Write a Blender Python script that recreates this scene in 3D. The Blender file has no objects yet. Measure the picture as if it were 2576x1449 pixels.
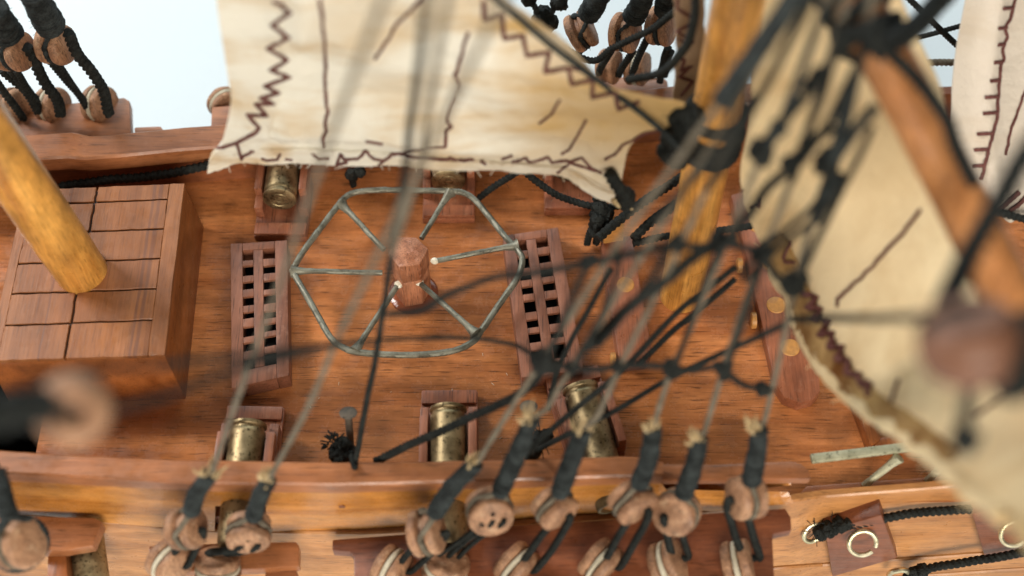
import bpy, bmesh, math, random
from mathutils import Vector, Matrix, noise
from mathutils.bvhtree import BVHTree

V = Vector
rnd = random.Random(7)
SC = 0.001                       # everything below is laid out in millimetres

# ------------------------------------------------------------------ camera, light, exposure
scn = bpy.context.scene
W, HH, FPX = 2576.0, 1449.0, 3500.0
CAMH, PITCH = 218.0, math.radians(58.6)
SP, CP = math.sin(PITCH), math.cos(PITCH)
cam = bpy.data.cameras.new('camera')
camo = bpy.data.objects.new('camera', cam)
scn.collection.objects.link(camo)
camo.location = (0, 0, CAMH * SC)
camo.rotation_euler = (math.pi / 2 - PITCH, 0, 0)
cam.sensor_width = 36.0
cam.lens = 36.0 * FPX / W
cam.clip_start = 0.005
cam.clip_end = 50.0
cam.dof.use_dof = True
cam.dof.focus_distance = 0.246
cam.dof.aperture_fstop = cam.lens / 4.6
scn.camera = camo

world = bpy.data.worlds.new('World')
scn.world = world
world.use_nodes = True
bg = world.node_tree.nodes['Background']
bg.inputs['Color'].default_value = (1.0, 0.98, 0.95, 1)
bg.inputs['Strength'].default_value = 0.15


def area_light(name, loc, target, sx, sy, watts, col):
    l = bpy.data.lights.new(name, 'AREA')
    l.shape = 'RECTANGLE'
    l.size, l.size_y = sx * SC, sy * SC
    l.energy = watts
    l.color = col
    o = bpy.data.objects.new(name, l)
    scn.collection.objects.link(o)
    o.location = V(loc) * SC
    o.rotation_euler = (V(target) - V(loc)).to_track_quat('-Z', 'Y').to_euler()
    return o


area_light('window_light', (-430, 300, 380), (-10, 130, 0), 170, 170, 3.2, (1.0, 0.965, 0.92))
area_light('added_table_light', (-60, 640, 330), (-40, 330, -60), 700, 300, 2.15, (0.80, 0.95, 1.0))  # added unseen lamp that whitens the tabletop behind the ship
area_light('added_front_fill', (90, -500, 360), (0, 110, 20), 400, 320, 6.5, (1.0, 0.92, 0.80))  # added unseen fill from the camera side, lifts sail, deck and hull

scn.view_settings.view_transform = 'Standard'
scn.view_settings.look = 'None'
scn.view_settings.exposure = 0.0
scn.view_settings.gamma = 1.0
scn.view_settings.use_curve_mapping = False
scn.render.engine = 'CYCLES'
scn.cycles.use_denoising = True
scn.cycles.max_bounces = 8


# ------------------------------------------------------------------ photo pixels (2576 x 1449) to points
def ray(px, py):
    u = (px - W / 2) / FPX
    v = (py - HH / 2) / FPX
    return V((u, CP - v * SP, -(SP + v * CP)))


CAM = V((0, 0, CAMH))


def P(px, py, h=0.0):                      # on the level plane z = h
    r = ray(px, py)
    return CAM + r * ((h - CAMH) / r.z)


def PY(px, py, y):                         # on the upright plane y = const
    r = ray(px, py)
    return CAM + r * (y / r.y)


def PD(px, py, d):                         # at depth d along the view axis
    return CAM + ray(px, py) * d


def PL(px, py, y0, h0, m):                 # on the sloping plane y = y0 + m (z - h0)
    r = ray(px, py)
    return CAM + r * ((y0 + m * (CAMH - h0)) / (r.y - m * r.z))


def RG(px, py):                            # plane of the shrouds by the beams
    return PL(px, py, 82.0, 20.0, 0.22)


def LG(px, py):                            # plane of the shrouds by the grating hatch
    return PL(px, py, 81.0, 17.0, 0.07)


RIGHT, UPI, BACK = V((1, 0, 0)), V((0, SP, CP)), V((0, -CP, SP))


def CV(a, b, c):
    return (RIGHT * a + UPI * b + BACK * c).normalized()


# ------------------------------------------------------------------ materials
MATS = {}


def newmat(name):
    m = bpy.data.materials.new(name)
    m.use_nodes = True
    nt = m.node_tree
    b = nt.nodes['Principled BSDF']
    return m, nt, b


def nd(nt, t, **kw):
    n = nt.nodes.new(t)
    for k, v in kw.items():
        if k in n.inputs:
            n.inputs[k].default_value = v
        else:
            setattr(n, k, v)
    return n


def ramp(nt, stops):
    r = nt.nodes.new('ShaderNodeValToRGB')
    e = r.color_ramp.elements
    while len(e) < len(stops):
        e.new(0.5)
    for i, (p, c) in enumerate(stops):
        e[i].position = p
        e[i].color = (*c, 1) if len(c) == 3 else c
    return r


def mix(nt, fac, a, b, mode='MIX'):
    m = nt.nodes.new('ShaderNodeMix')
    m.data_type = 'RGBA'
    m.blend_type = mode
    for sock, val in ((m.inputs[0], fac), (m.inputs[6], a), (m.inputs[7], b)):
        if hasattr(val, 'links'):
            nt.links.new(val, sock)
        elif isinstance(val, (int, float)):
            sock.default_value = val
        else:
            sock.default_value = (*val, 1)
    return m.outputs[2]


def coords(nt, scale, shift=True):
    tc = nt.nodes.new('ShaderNodeTexCoord')
    mp = nt.nodes.new('ShaderNodeMapping')
    mp.inputs['Scale'].default_value = scale
    nt.links.new(tc.outputs['Object'], mp.inputs['Vector'])
    if shift:
        oi = nt.nodes.new('ShaderNodeObjectInfo')
        mu = nt.nodes.new('ShaderNodeMath')
        mu.operation = 'MULTIPLY'
        mu.inputs[1].default_value = 37.0
        nt.links.new(oi.outputs['Random'], mu.inputs[0])
        cb = nt.nodes.new('ShaderNodeCombineXYZ')
        for i in range(3):
            nt.links.new(mu.outputs[0], cb.inputs[i])
        nt.links.new(cb.outputs[0], mp.inputs['Location'])
    return mp.outputs['Vector']


def noise_tex(nt, vec, scale, detail=3.0, rough=0.55, dist=0.0):
    n = nd(nt, 'ShaderNodeTexNoise')
    n.inputs['Scale'].default_value = scale
    n.inputs['Detail'].default_value = detail
    n.inputs['Roughness'].default_value = rough
    n.inputs['Distortion'].default_value = dist
    nt.links.new(vec, n.inputs['Vector'])
    return n.outputs['Fac']


def wood(name, dark, light, axis='x', rough=0.36, pores=0.8, fine=0.5, worn=0.0, spec=0.5, var=0.25, wornc=(0.62, 0.42, 0.30), scale=1.0):
    """varnished hardwood: broad figure, fibres, dark pores, worn patches"""
    if name in MATS:
        return MATS[name]
    m, nt, b = newmat(name)
    ax = {'x': 0, 'y': 1, 'z': 2}[axis]

    def sv(along, across):
        s = [across * 1000 * scale] * 3
        s[ax] = along * 1000 * scale
        return tuple(s)
    broad = noise_tex(nt, coords(nt, sv(0.018, 0.22)), 1.0, 4, 0.6, 0.6)
    fib = noise_tex(nt, coords(nt, sv(0.10, 2.6)), 1.0, 4, 0.65)
    por = noise_tex(nt, coords(nt, sv(0.22, 3.4)), 1.0, 2, 0.5)
    blot = noise_tex(nt, coords(nt, sv(0.11, 0.16)), 1.0, 4, 0.6)
    r1 = ramp(nt, [(0.34, dark), (0.66, light)])
    nt.links.new(broad, r1.inputs[0])
    r2 = ramp(nt, [(0.30, (1 - fine,) * 3), (0.70, (1.08,) * 3)])
    nt.links.new(fib, r2.inputs[0])
    c = mix(nt, 1.0, r1.outputs[0], r2.outputs[0], 'MULTIPLY')
    r3 = ramp(nt, [(0.58, (1, 1, 1)), (0.68, (1 - pores,) * 3)])
    nt.links.new(por, r3.inputs[0])
    c = mix(nt, 1.0, c, r3.outputs[0], 'MULTIPLY')
    r4 = ramp(nt, [(0.35, (1 - var,) * 3), (0.62, (1 + var * 0.4,) * 3)])
    nt.links.new(blot, r4.inputs[0])
    c = mix(nt, 1.0, c, r4.outputs[0], 'MULTIPLY')
    if worn:
        wn = noise_tex(nt, coords(nt, (700, 700, 700)), 1.0, 6, 0.7)
        r5 = ramp(nt, [(0.56, (0, 0, 0)), (0.70, (worn,) * 3)])
        nt.links.new(wn, r5.inputs[0])
        c = mix(nt, r5.outputs[0], c, wornc)
    nt.links.new(c, b.inputs['Base Color'])
    rr = ramp(nt, [(0.3, (max(0.05, rough - 0.10),) * 3), (0.7, (rough + 0.16,) * 3)])
    rn = noise_tex(nt, coords(nt, (350, 350, 350)), 1.0, 5, 0.7)
    nt.links.new(rn, rr.inputs[0])
    nt.links.new(rr.outputs[0], b.inputs['Roughness'])
    b.inputs['Specular IOR Level'].default_value = spec
    bp = nd(nt, 'ShaderNodeBump')
    bp.inputs['Strength'].default_value = 0.32
    bp.inputs['Distance'].default_value = 0.00016
    hs = mix(nt, 0.5, fib, por)
    hs = mix(nt, 0.35, hs, rn)
    nt.links.new(hs, bp.inputs['Height'])
    nt.links.new(bp.outputs[0], b.inputs['Normal'])
    MATS[name] = m
    return m


def rope_mat(name, col, dust, rough=0.75):
    if name in MATS:
        return MATS[name]
    m, nt, b = newmat(name)
    n1 = noise_tex(nt, coords(nt, (600, 600, 600)), 1.0, 3, 0.6)
    n2 = noise_tex(nt, coords(nt, (3200, 3200, 3200)), 1.0, 3, 0.7)
    r = ramp(nt, [(0.42, col), (0.72, dust)])
    nt.links.new(mix(nt, 0.5, n1, n2), r.inputs[0])
    nt.links.new(r.outputs[0], b.inputs['Base Color'])
    b.inputs['Roughness'].default_value = rough
    b.inputs['Specular IOR Level'].default_value = 0.18
    bp = nd(nt, 'ShaderNodeBump')
    bp.inputs['Strength'].default_value = 0.8
    bp.inputs['Distance'].default_value = 0.00012
    nt.links.new(n2, bp.inputs['Height'])
    nt.links.new(bp.outputs[0], b.inputs['Normal'])
    MATS[name] = m
    return m


def metal(name, a, c, rough=0.38, spots=0.5, metallic=0.9):
    if name in MATS:
        return MATS[name]
    m, nt, b = newmat(name)
    n1 = noise_tex(nt, coords(nt, (280, 280, 280)), 1.0, 5, 0.65)
    n2 = noise_tex(nt, coords(nt, (1700, 1700, 1700)), 1.0, 2, 0.5)
    r = ramp(nt, [(0.36, a), (0.64, c)])
    nt.links.new(n1, r.inputs[0])
    r2 = ramp(nt, [(0.60, (1, 1, 1)), (0.68, (1 - spots,) * 3)])
    nt.links.new(n2, r2.inputs[0])
    nt.links.new(mix(nt, 1.0, r.outputs[0], r2.outputs[0], 'MULTIPLY'), b.inputs['Base Color'])
    rr = ramp(nt, [(0.3, (rough - 0.1,) * 3), (0.7, (rough + 0.2,) * 3)])
    nt.links.new(n1, rr.inputs[0])
    nt.links.new(rr.outputs[0], b.inputs['Roughness'])
    b.inputs['Metallic'].default_value = metallic
    bp = nd(nt, 'ShaderNodeBump')
    bp.inputs['Strength'].default_value = 0.25
    bp.inputs['Distance'].default_value = 0.0001
    nt.links.new(n2, bp.inputs['Height'])
    nt.links.new(bp.outputs[0], b.inputs['Normal'])
    MATS[name] = m
    return m


def plain(name, col, rough=0.6, spec=0.4, var=0.2):
    if name in MATS:
        return MATS[name]
    m, nt, b = newmat(name)
    n1 = noise_tex(nt, coords(nt, (900, 900, 900)), 1.0, 3, 0.6)
    r = ramp(nt, [(0.3, tuple(x * (1 - var * 1.25) for x in col)), (0.7, tuple(min(1, x * (1 + var * .75)) for x in col))])
    nt.links.new(n1, r.inputs[0])
    nt.links.new(r.outputs[0], b.inputs['Base Color'])
    b.inputs['Roughness'].default_value = rough
    b.inputs['Specular IOR Level'].default_value = spec
    MATS[name] = m
    return m


def cloth(name, white, ochre, spots, amount=0.5):
    """woven cotton with tea-brown stains; spots = [(x, y, z, radius, strength)] in mm, world space"""
    m, nt, b = newmat(name)
    geo = nt.nodes.new('ShaderNodeNewGeometry')
    mp = nt.nodes.new('ShaderNodeMapping')
    mp.inputs['Scale'].default_value = (1000,) * 3
    nt.links.new(geo.outputs['Position'], mp.inputs['Vector'])
    pos = mp.outputs['Vector']
    n1 = noise_tex(nt, pos, 0.035, 4, 0.6, 0.5)
    mp2 = nt.nodes.new('ShaderNodeMapping')
    mp2.inputs['Scale'].default_value = (0.35, 1, 1.6)
    nt.links.new(pos, mp2.inputs['Vector'])
    n2 = noise_tex(nt, mp2.outputs['Vector'], 0.085, 4, 0.6, 0.3)
    r = ramp(nt, [(0.46, white), (0.46 + 0.20 / max(0.2, amount), ochre)])
    nt.links.new(mix(nt, 0.55, n1, n2), r.inputs[0])
    c = r.outputs[0]
    for (x, y, z, rad, st) in spots:
        d = nt.nodes.new('ShaderNodeVectorMath')
        d.operation = 'DISTANCE'
        d.inputs[1].default_value = (x, y, z)
        nt.links.new(pos, d.inputs[0])
        wob = nt.nodes.new('ShaderNodeMath')
        wob.operation = 'MULTIPLY_ADD'
        nt.links.new(n2, wob.inputs[0])
        wob.inputs[1].default_value = rad * 1.1
        nt.links.new(d.outputs['Value'], wob.inputs[2])
        mr = nt.nodes.new('ShaderNodeMapRange')
        mr.inputs['From Min'].default_value = rad * 0.75
        mr.inputs['From Max'].default_value = rad * 1.6
        mr.inputs['To Min'].default_value = st
        mr.inputs['To Max'].default_value = 0
        nt.links.new(wob.outputs[0], mr.inputs['Value'])
        c = mix(nt, mr.outputs[0], c, ochre)
    nt.links.new(c, b.inputs['Base Color'])
    b.inputs['Roughness'].default_value = 0.9
    b.inputs['Specular IOR Level'].default_value = 0.15
    # plain weave
    wv = []
    for direction in ('X', 'Z'):
        w = nt.nodes.new('ShaderNodeTexWave')
        w.wave_type = 'BANDS'
        w.bands_direction = direction
        w.inputs['Scale'].default_value = 1.9
        w.inputs['Distortion'].default_value = 1.2
        w.inputs['Detail'].default_value = 2
        w.inputs['Detail Scale'].default_value = 1.0
        nt.links.new(pos, w.inputs['Vector'])
        wv.append(w.outputs['Fac'])
    h = mix(nt, 0.5, wv[0], wv[1])
    bp = nd(nt, 'ShaderNodeBump')
    bp.inputs['Strength'].default_value = 0.7
    bp.inputs['Distance'].default_value = 0.00014
    nt.links.new(h, bp.inputs['Height'])
    n3 = noise_tex(nt, pos, 0.35, 4, 0.6)
    bp2 = nd(nt, 'ShaderNodeBump')
    bp2.inputs['Strength'].default_value = 0.55
    bp2.inputs['Distance'].default_value = 0.0011
    nt.links.new(n3, bp2.inputs['Height'])
    nt.links.new(bp.outputs[0], bp2.inputs['Normal'])
    nt.links.new(bp2.outputs[0], b.inputs['Normal'])
    # thin cloth lets some window light through
    tr = nt.nodes.new('ShaderNodeBsdfTranslucent')
    nt.links.new(c, tr.inputs['Color'])
    ms = nt.nodes.new('ShaderNodeMixShader')
    ms.inputs[0].default_value = 0.16
    nt.links.new(b.outputs[0], ms.inputs[1])
    nt.links.new(tr.outputs[0], ms.inputs[2])
    nt.links.new(ms.outputs[0], nt.nodes['Material Output'].inputs['Surface'])
    return m


M_DECK = wood('deck_wood', (0.36, 0.118, 0.035), (0.56, 0.212, 0.070), 'x', 0.22, 0.60, 0.20, var=0.30)
M_HULL = wood('orange_hull_wood', (0.34, 0.122, 0.020), (0.56, 0.242, 0.058), 'x', 0.26, 0.30, 0.16, var=0.25)
M_HULL2 = wood('pale_hull_wood', (0.36, 0.145, 0.042), (0.54, 0.250, 0.088), 'x', 0.34, 0.35, 0.18, var=0.2)
M_RAIL = wood('rail_wood', (0.250, 0.086, 0.030), (0.405, 0.160, 0.064), 'x', 0.34, 0.38, 0.18, worn=0.25, wornc=(0.42, 0.20, 0.115))
M_RED = wood('channel_wood', (0.150, 0.042, 0.016), (0.255, 0.082, 0.034), 'x', 0.36, 0.40, 0.22, worn=0.12, wornc=(0.36, 0.16, 0.09))
M_INNER = wood('bulwark_wood', (0.15, 0.044, 0.016), (0.27, 0.088, 0.032), 'x', 0.40, 0.45, 0.25)
M_HATCH = wood('hatch_wood', (0.195, 0.066, 0.020), (0.315, 0.120, 0.040), 'y', 0.40, 0.25, 0.16, var=0.16, worn=0.10, wornc=(.5,.28,.16))
M_HATCHSIDE = wood('hatch_side_wood', (0.24, 0.070, 0.016), (0.37, 0.120, 0.032), 'y', 0.34, 0.35, 0.22)
M_GRATE = wood('grating_wood', (0.20, 0.072, 0.036), (0.33, 0.130, 0.072), 'y', 0.48, 0.45, 0.25, worn=0.3, wornc=(0.42, 0.23, 0.16))
M_CARR = wood('carriage_wood', (0.25, 0.078, 0.036), (0.40, 0.145, 0.070), 'y', 0.42, 0.5, 0.3, worn=0.3, wornc=(0.52, 0.30, 0.18))
M_BEAM = wood('beam_wood', (0.21, 0.064, 0.028), (0.33, 0.116, 0.056), 'y', 0.34, 0.4, 0.25, worn=0.10)
M_MAST = wood('mast_wood', (0.44, 0.175, 0.030), (0.74, 0.37, 0.085), 'z', 0.32, 0.35, 0.30, var=0.35, scale=1.2)
M_YARD = wood('yard_wood', (0.32, 0.120, 0.034), (0.52, 0.225, 0.078), 'y', 0.34, 0.4, 0.3, var=0.3)
M_DOWEL = plain('dowel_end_grain', (0.48, 0.225, 0.060), 0.5)
M_EYE = wood('deadeye_wood', (0.27, 0.125, 0.062), (0.53, 0.285, 0.155), 'z', 0.6, 0.75, 0.5, worn=0.6, wornc=(0.62, 0.42, 0.26), scale=1.6)
M_POST = wood('capstan_wood', (0.31, 0.100, 0.038), (0.56, 0.24, 0.125), 'z', 0.6, 0.6, 0.5, worn=0.7, wornc=(0.52, 0.26, 0.18), scale=1.7)
M_BRASS = metal('aged_brass', (0.15, 0.112, 0.058), (0.42, 0.325, 0.180), 0.42, 0.7)
M_WIRE = metal('grey_green_wire', (0.115, 0.112, 0.084), (0.245, 0.238, 0.185), 0.46, 0.5, 0.5)
M_RAILW = metal('pale_brass_strip', (0.34, 0.33, 0.215), (0.56, 0.54, 0.38), 0.5, 0.5, 0.4)
M_RING = metal('ring_brass', (0.50, 0.43, 0.25), (0.78, 0.72, 0.52), 0.26, 0.3)
M_IRON = metal('nail_metal', (0.05, 0.042, 0.035), (0.16, 0.13, 0.10), 0.6, 0.6, 0.6)
M_ROPE = rope_mat('black_rope', (0.007, 0.008, 0.007), (0.028, 0.031, 0.028), 0.75)
M_SEIZE = rope_mat('seizing_thread', (0.011, 0.013, 0.013), (0.055, 0.066, 0.066), 0.75)
M_THREAD = rope_mat('shroud_thread', (0.100, 0.082, 0.058), (0.215, 0.182, 0.136), 0.75)
M_TAN = rope_mat('tan_fray', (0.36, 0.25, 0.12), (0.70, 0.55, 0.34), 0.85)
M_STITCH = rope_mat('maroon_thread', (0.090, 0.032, 0.028), (0.20, 0.085, 0.072), 0.8)
M_STROPW = rope_mat('pale_strop', (0.42, 0.37, 0.27), (0.66, 0.62, 0.50), 0.5)
M_DARK = plain('black_hole_shade', (0.007, 0.006, 0.006), 0.9, 0.05)  # black that paints deep shade into holes and the well
M_GLUE = plain('dried_glue', (0.72, 0.66, 0.52), 0.25)
M_TABLE = plain('white_table', (0.73, 0.81, 0.84), 0.7, var=0.03)


# ------------------------------------------------------------------ mesh helpers (millimetres in, metres out)
class MB:
    def __init__(self):
        self.v, self.f = [], []

    def add(self, vs, fs):
        o = len(self.v)
        self.v += [V(x) for x in vs]
        self.f += [tuple(i + o for i in f) for f in fs]
        return self

    def rough(self, amp, sc=0.35, seed=0.0):
        s = V((seed, seed * 1.7, -seed))
        for p in self.v:
            p += noise.noise_vector(p * sc + s) * amp
        return self

    def build(self, name, mat, parent=None, smooth=True, angle=35):
        me = bpy.data.meshes.new(name)
        if parent is not None:
            org = parent.matrix_basis.translation.copy() if parent.parent is None else V((0, 0, 0))
            if parent.parent is not None:
                q = parent
                while q is not None:
                    org += q.matrix_basis.translation
                    q = q.parent
        else:
            n = len(self.v)
            org = V((sum(p.x for p in self.v) / n, sum(p.y for p in self.v) / n, min(p.z for p in self.v))) * SC
        me.from_pydata([tuple(p * SC - org) for p in self.v], [], self.f)
        me.update()
        o = bpy.data.objects.new(name, me)
        scn.collection.objects.link(o)
        if parent is not None:
            o.parent = parent
        else:
            o.location = org
        me.materials.append(mat)
        if smooth:
            me.polygons.foreach_set('use_smooth', [True] * len(me.polygons))
            try:
                me.set_sharp_from_angle(angle=math.radians(angle))
            except Exception:
                pass
        return o


def thing(name, label, cat, base, group=None):
    o = bpy.data.objects.new(name, None)
    o.empty_display_size = 0.003
    scn.collection.objects.link(o)
    o.location = V(base) * SC
    return tag(o, label, cat, group)


def tag(o, label, cat=None, group=None, kind=None):
    if label:
        o['label'] = label
    if cat:
        o['category'] = cat
    if group:
        o['group'] = group
    if kind:
        o['kind'] = kind
    return o


def crom(pts, step):
    """smooth curve through pts, about one point per step"""
    pts = [V(p) for p in pts]
    if len(pts) == 2:
        n = max(1, int((pts[1] - pts[0]).length / step))
        return [pts[0].lerp(pts[1], i / n) for i in range(n + 1)]
    out = []
    ext = [pts[0] * 2 - pts[1]] + pts + [pts[-1] * 2 - pts[-2]]
    for i in range(1, len(ext) - 2):
        a, b, c, d = ext[i - 1], ext[i], ext[i + 1], ext[i + 2]
        n = max(1, int((c - b).length / step))
        for j in range(n):
            t = j / n
            out.append(0.5 * ((2 * b) + (c - a) * t + (2 * a - 5 * b + 4 * c - d) * t * t + (3 * b - a - 3 * c + d) * t ** 3))
    out.append(pts[-1])
    return out


def sweep(mb, pts, rad, n=8, lobes=0, depth=0.2, pitch=3.0, closed=False, wob=0.0, flat=1.0):
    """tube along pts; rad a number or a function of (0..1, length); lobes twist along the way like laid rope"""
    N = len(pts)
    if N < 2:
        return mb
    tan = []
    for i in range(N):
        if closed:
            t = pts[(i + 1) % N] - pts[i - 1]
        else:
            t = pts[min(i + 1, N - 1)] - pts[max(i - 1, 0)]
        tan.append(t.normalized() if t.length > 1e-9 else V((0, 0, 1)))
    a = V((0, 0, 1)) if abs(tan[0].z) < 0.9 else V((1, 0, 0))
    nx = (a - tan[0] * a.dot(tan[0])).normalized()
    L = [0.0]
    for i in range(1, N):
        L.append(L[-1] + (pts[i] - pts[i - 1]).length)
    tot = max(L[-1], 1e-6)
    vs, fs = [], []
    for i in range(N):
        nx = (nx - tan[i] * nx.dot(tan[i]))
        nx = nx.normalized() if nx.length > 1e-6 else tan[i].orthogonal().normalized()
        ny = tan[i].cross(nx)
        r = rad(L[i] / tot, L[i]) if callable(rad) else rad
        for k in range(n):
            th = 2 * math.pi * k / n
            rr = r
            if lobes:
                rr = r * (1 + depth * (abs(math.cos(0.5 * lobes * (th - 2 * math.pi * L[i] / pitch / 1.0))) - 0.6))
            if wob:
                rr *= 1 + wob * noise.noise(V((L[i] * 1.3, th, r * 31)))
            vs.append(pts[i] + nx * (rr * math.cos(th)) + ny * (rr * math.sin(th) * flat))
    m = N if closed else N - 1
    for i in range(m):
        j = (i + 1) % N
        for k in range(n):
            fs.append((i * n + k, i * n + (k + 1) % n, j * n + (k + 1) % n, j * n + k))
    if not closed:
        fs.append(tuple(reversed(range(n))))
        fs.append(tuple((N - 1) * n + k for k in range(n)))
    mb.add(vs, fs)
    return mb


def rope(mb, pts, r=0.55, fine=True, sag=0.0):
    """laid rope: three strands with a visible twist"""
    q = crom(pts, r * (0.27 if fine else 1.0))
    if fine:
        # slight handmade waviness
        q = [p + noise.noise_vector(p * 0.16) * r * 0.35 for p in q]
        sweep(mb, q, r, 12, 3, 0.42, r * 4.2)
    else:
        sweep(mb, q, r, 8, 0, wob=0.15)
    return mb


def fuzz(mb, pts, r, count, ln=1.2, thick=0.035):
    for _ in range(count):
        i = rnd.randrange(len(pts))
        p = pts[i]
        d = V((rnd.gauss(0, 1), rnd.gauss(0, 1), rnd.gauss(0, 1))).normalized()
        s = p + d * r * 0.8
        e = s + d * ln * rnd.uniform(0.4, 1) + V((rnd.gauss(0, .3), rnd.gauss(0, .3), rnd.gauss(0, .3)))
        sweep(mb, [s, s.lerp(e, .5) + V((0, 0, .1)), e], thick, 4)


def slab(mb, top, bot, bev=0.25, seg=2):
    """solid with the polygon top over the polygon bot, edges softened"""
    bm = bmesh.new()
    n = len(top)
    a = [bm.verts.new(p) for p in top]
    b = [bm.verts.new(p) for p in bot]
    bm.faces.new(a)
    bm.faces.new(list(reversed(b)))
    for i in range(n):
        j = (i + 1) % n
        bm.faces.new((a[j], a[i], b[i], b[j]))
    bmesh.ops.recalc_face_normals(bm, faces=bm.faces[:])
    if bev:
        bmesh.ops.bevel(bm, geom=bm.edges[:], offset=bev, segments=seg, profile=0.6, affect='EDGES', clamp_overlap=True)
    bm.verts.index_update()
    mb.add([v.co.copy() for v in bm.verts], [tuple(v.index for v in f.verts) for f in bm.faces])
    bm.free()
    return mb


def box(mb, O, X, Y, Z, lo, hi, bev=0.2):
    def q(x, y, z):
        return O + X * x + Y * y + Z * z
    t = [q(lo[0], lo[1], hi[2]), q(hi[0], lo[1], hi[2]), q(hi[0], hi[1], hi[2]), q(lo[0], hi[1], hi[2])]
    b = [q(lo[0], lo[1], lo[2]), q(hi[0], lo[1], lo[2]), q(hi[0], hi[1], lo[2]), q(lo[0], hi[1], lo[2])]
    return slab(mb, t, b, bev)


def lathe(mb, C, axis, prof, n=32, squash=None):
    axis = axis.normalized()
    a = axis.orthogonal().normalized()
    b = axis.cross(a)
    vs, fs = [], []
    for (r, z) in prof:
        for k in range(n):
            th = 2 * math.pi * k / n
            vs.append(C + axis * z + (a * math.cos(th) + b * math.sin(th)) * max(r, 1e-3))
    for i in range(len(prof) - 1):
        for k in range(n):
            fs.append((i * n + k, i * n + (k + 1) % n, (i + 1) * n + (k + 1) % n, (i + 1) * n + k))
    fs.append(tuple(reversed(range(n))))
    fs.append(tuple((len(prof) - 1) * n + k for k in range(n)))
    mb.add(vs, fs)
    return mb


def blob(mb, C, r, seed=0.0, sq=(1, 1, 1), amp=0.35):
    """tangled knot: a lumpy ball made of wound turns"""
    for k in range(4):
        ax = V((math.sin(k * 2.1 + seed), math.cos(k * 1.3 + seed * 2), math.sin(k * .7 + seed * 3) * 0.8)).normalized()
        a = ax.orthogonal().normalized()
        b = ax.cross(a)
        pts = []
        for i in range(22):
            th = 2 * math.pi * i / 22
            d = (a * math.cos(th) + b * math.sin(th)) * r * (0.62 + 0.12 * math.sin(3 * th + seed))
            d = V((d.x * sq[0], d.y * sq[1], d.z * sq[2]))
            pts.append(C + d + ax * r * 0.12 * math.sin(2 * th))
        sweep(mb, pts, r * 0.42, 8, 3, 0.4, r * 2.4, closed=True)
    return mb


def bil(q, u, v):
    return (q[0].lerp(q[1], u)).lerp(q[3].lerp(q[2], u), v)


def up(p, dz):
    return V((p.x, p.y, p.z + dz))


def lerp_tab(tab, x):
    if x <= tab[0][0]:
        return tab[0][1]
    for (a, b), (c, d) in zip(tab, tab[1:]):
        if x <= c:
            return b + (d - b) * (x - a) / (c - a)
    return tab[-1][1]


def loft(mb, secs, cap=True):
    n = len(secs[0])
    vs = [p for s in secs for p in s]
    fs = []
    for i in range(len(secs) - 1):
        for k in range(n):
            fs.append((i * n + k, i * n + (k + 1) % n, (i + 1) * n + (k + 1) % n, (i + 1) * n + k))
    if cap:
        fs.append(tuple(reversed(range(n))))
        fs.append(tuple((len(secs) - 1) * n + k for k in range(n)))
    mb.add(vs, fs)
    return mb


def frange(a, b, step):
    n = max(1, int(round((b - a) / step)))
    return [a + (b - a) * i / n for i in range(n + 1)]


# ================================================================== SETTING
mb = MB()
mb.add([(-1500, -900, -74), (1500, -900, -74), (1500, 1600, -74), (-1500, 1600, -74)], [(0, 1, 2, 3)])
tag(mb.build('white_tabletop', M_TABLE, smooth=False), 'bright white tabletop under the model ship', None, None, 'structure')

# ================================================================== HULL
hull = thing('ship_hull', 'reddish brown wooden hull and deck of a model sailing ship', 'ship hull', (0, 125, -74))

FAR = [(-150, 148.5), (-85, 154.6), (-55, 157.5), (0, 163), (30, 167), (150, 173)]


def yfar(x):
    return lerp_tab(FAR, x)


WELL = (-150, -81.5, 97.0, 114.5)
mb = MB()
xs = sorted(set(frange(-150, 150, 6) + [WELL[1]]))
for x0, x1 in zip(xs, xs[1:]):
    rows = [91.0, WELL[2], WELL[3], 130.0, None]
    for r in range(4):
        if r == 1 and x1 <= WELL[1] + 1e-6:
            continue
        a0 = rows[r]
        b = rows[r + 1]
        p = [(x0, a0, 0), (x1, a0, 0), (x1, b if b else yfar(x1) + 1, 0), (x0, b if b else yfar(x0) + 1, 0)]
        mb.add(p, [(0, 1, 2, 3)])
deck = mb.build('deck', M_DECK, hull, smooth=False)
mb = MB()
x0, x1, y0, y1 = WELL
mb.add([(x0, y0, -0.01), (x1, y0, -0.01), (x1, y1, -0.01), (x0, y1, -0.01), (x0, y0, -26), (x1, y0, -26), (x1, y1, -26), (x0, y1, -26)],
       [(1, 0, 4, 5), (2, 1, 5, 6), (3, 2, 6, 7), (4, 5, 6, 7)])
mb.build('stair_well', M_DARK, hull, smooth=False)  # walls and floor coloured black to give the well its shade
mb = MB()
for (a, b) in (((x0, y1 - 0.2, -1.0), (x1 - 0.4, y1 + 1.2, 0.9)),):
    m2 = MB()
    box(m2, V((0, 0, 0)), V((1, 0, 0)), V((0, 1, 0)), V((0, 0, 1)), a, b, 0.2)
    m2.build('well_coaming', M_HATCHSIDE, hull)

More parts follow.
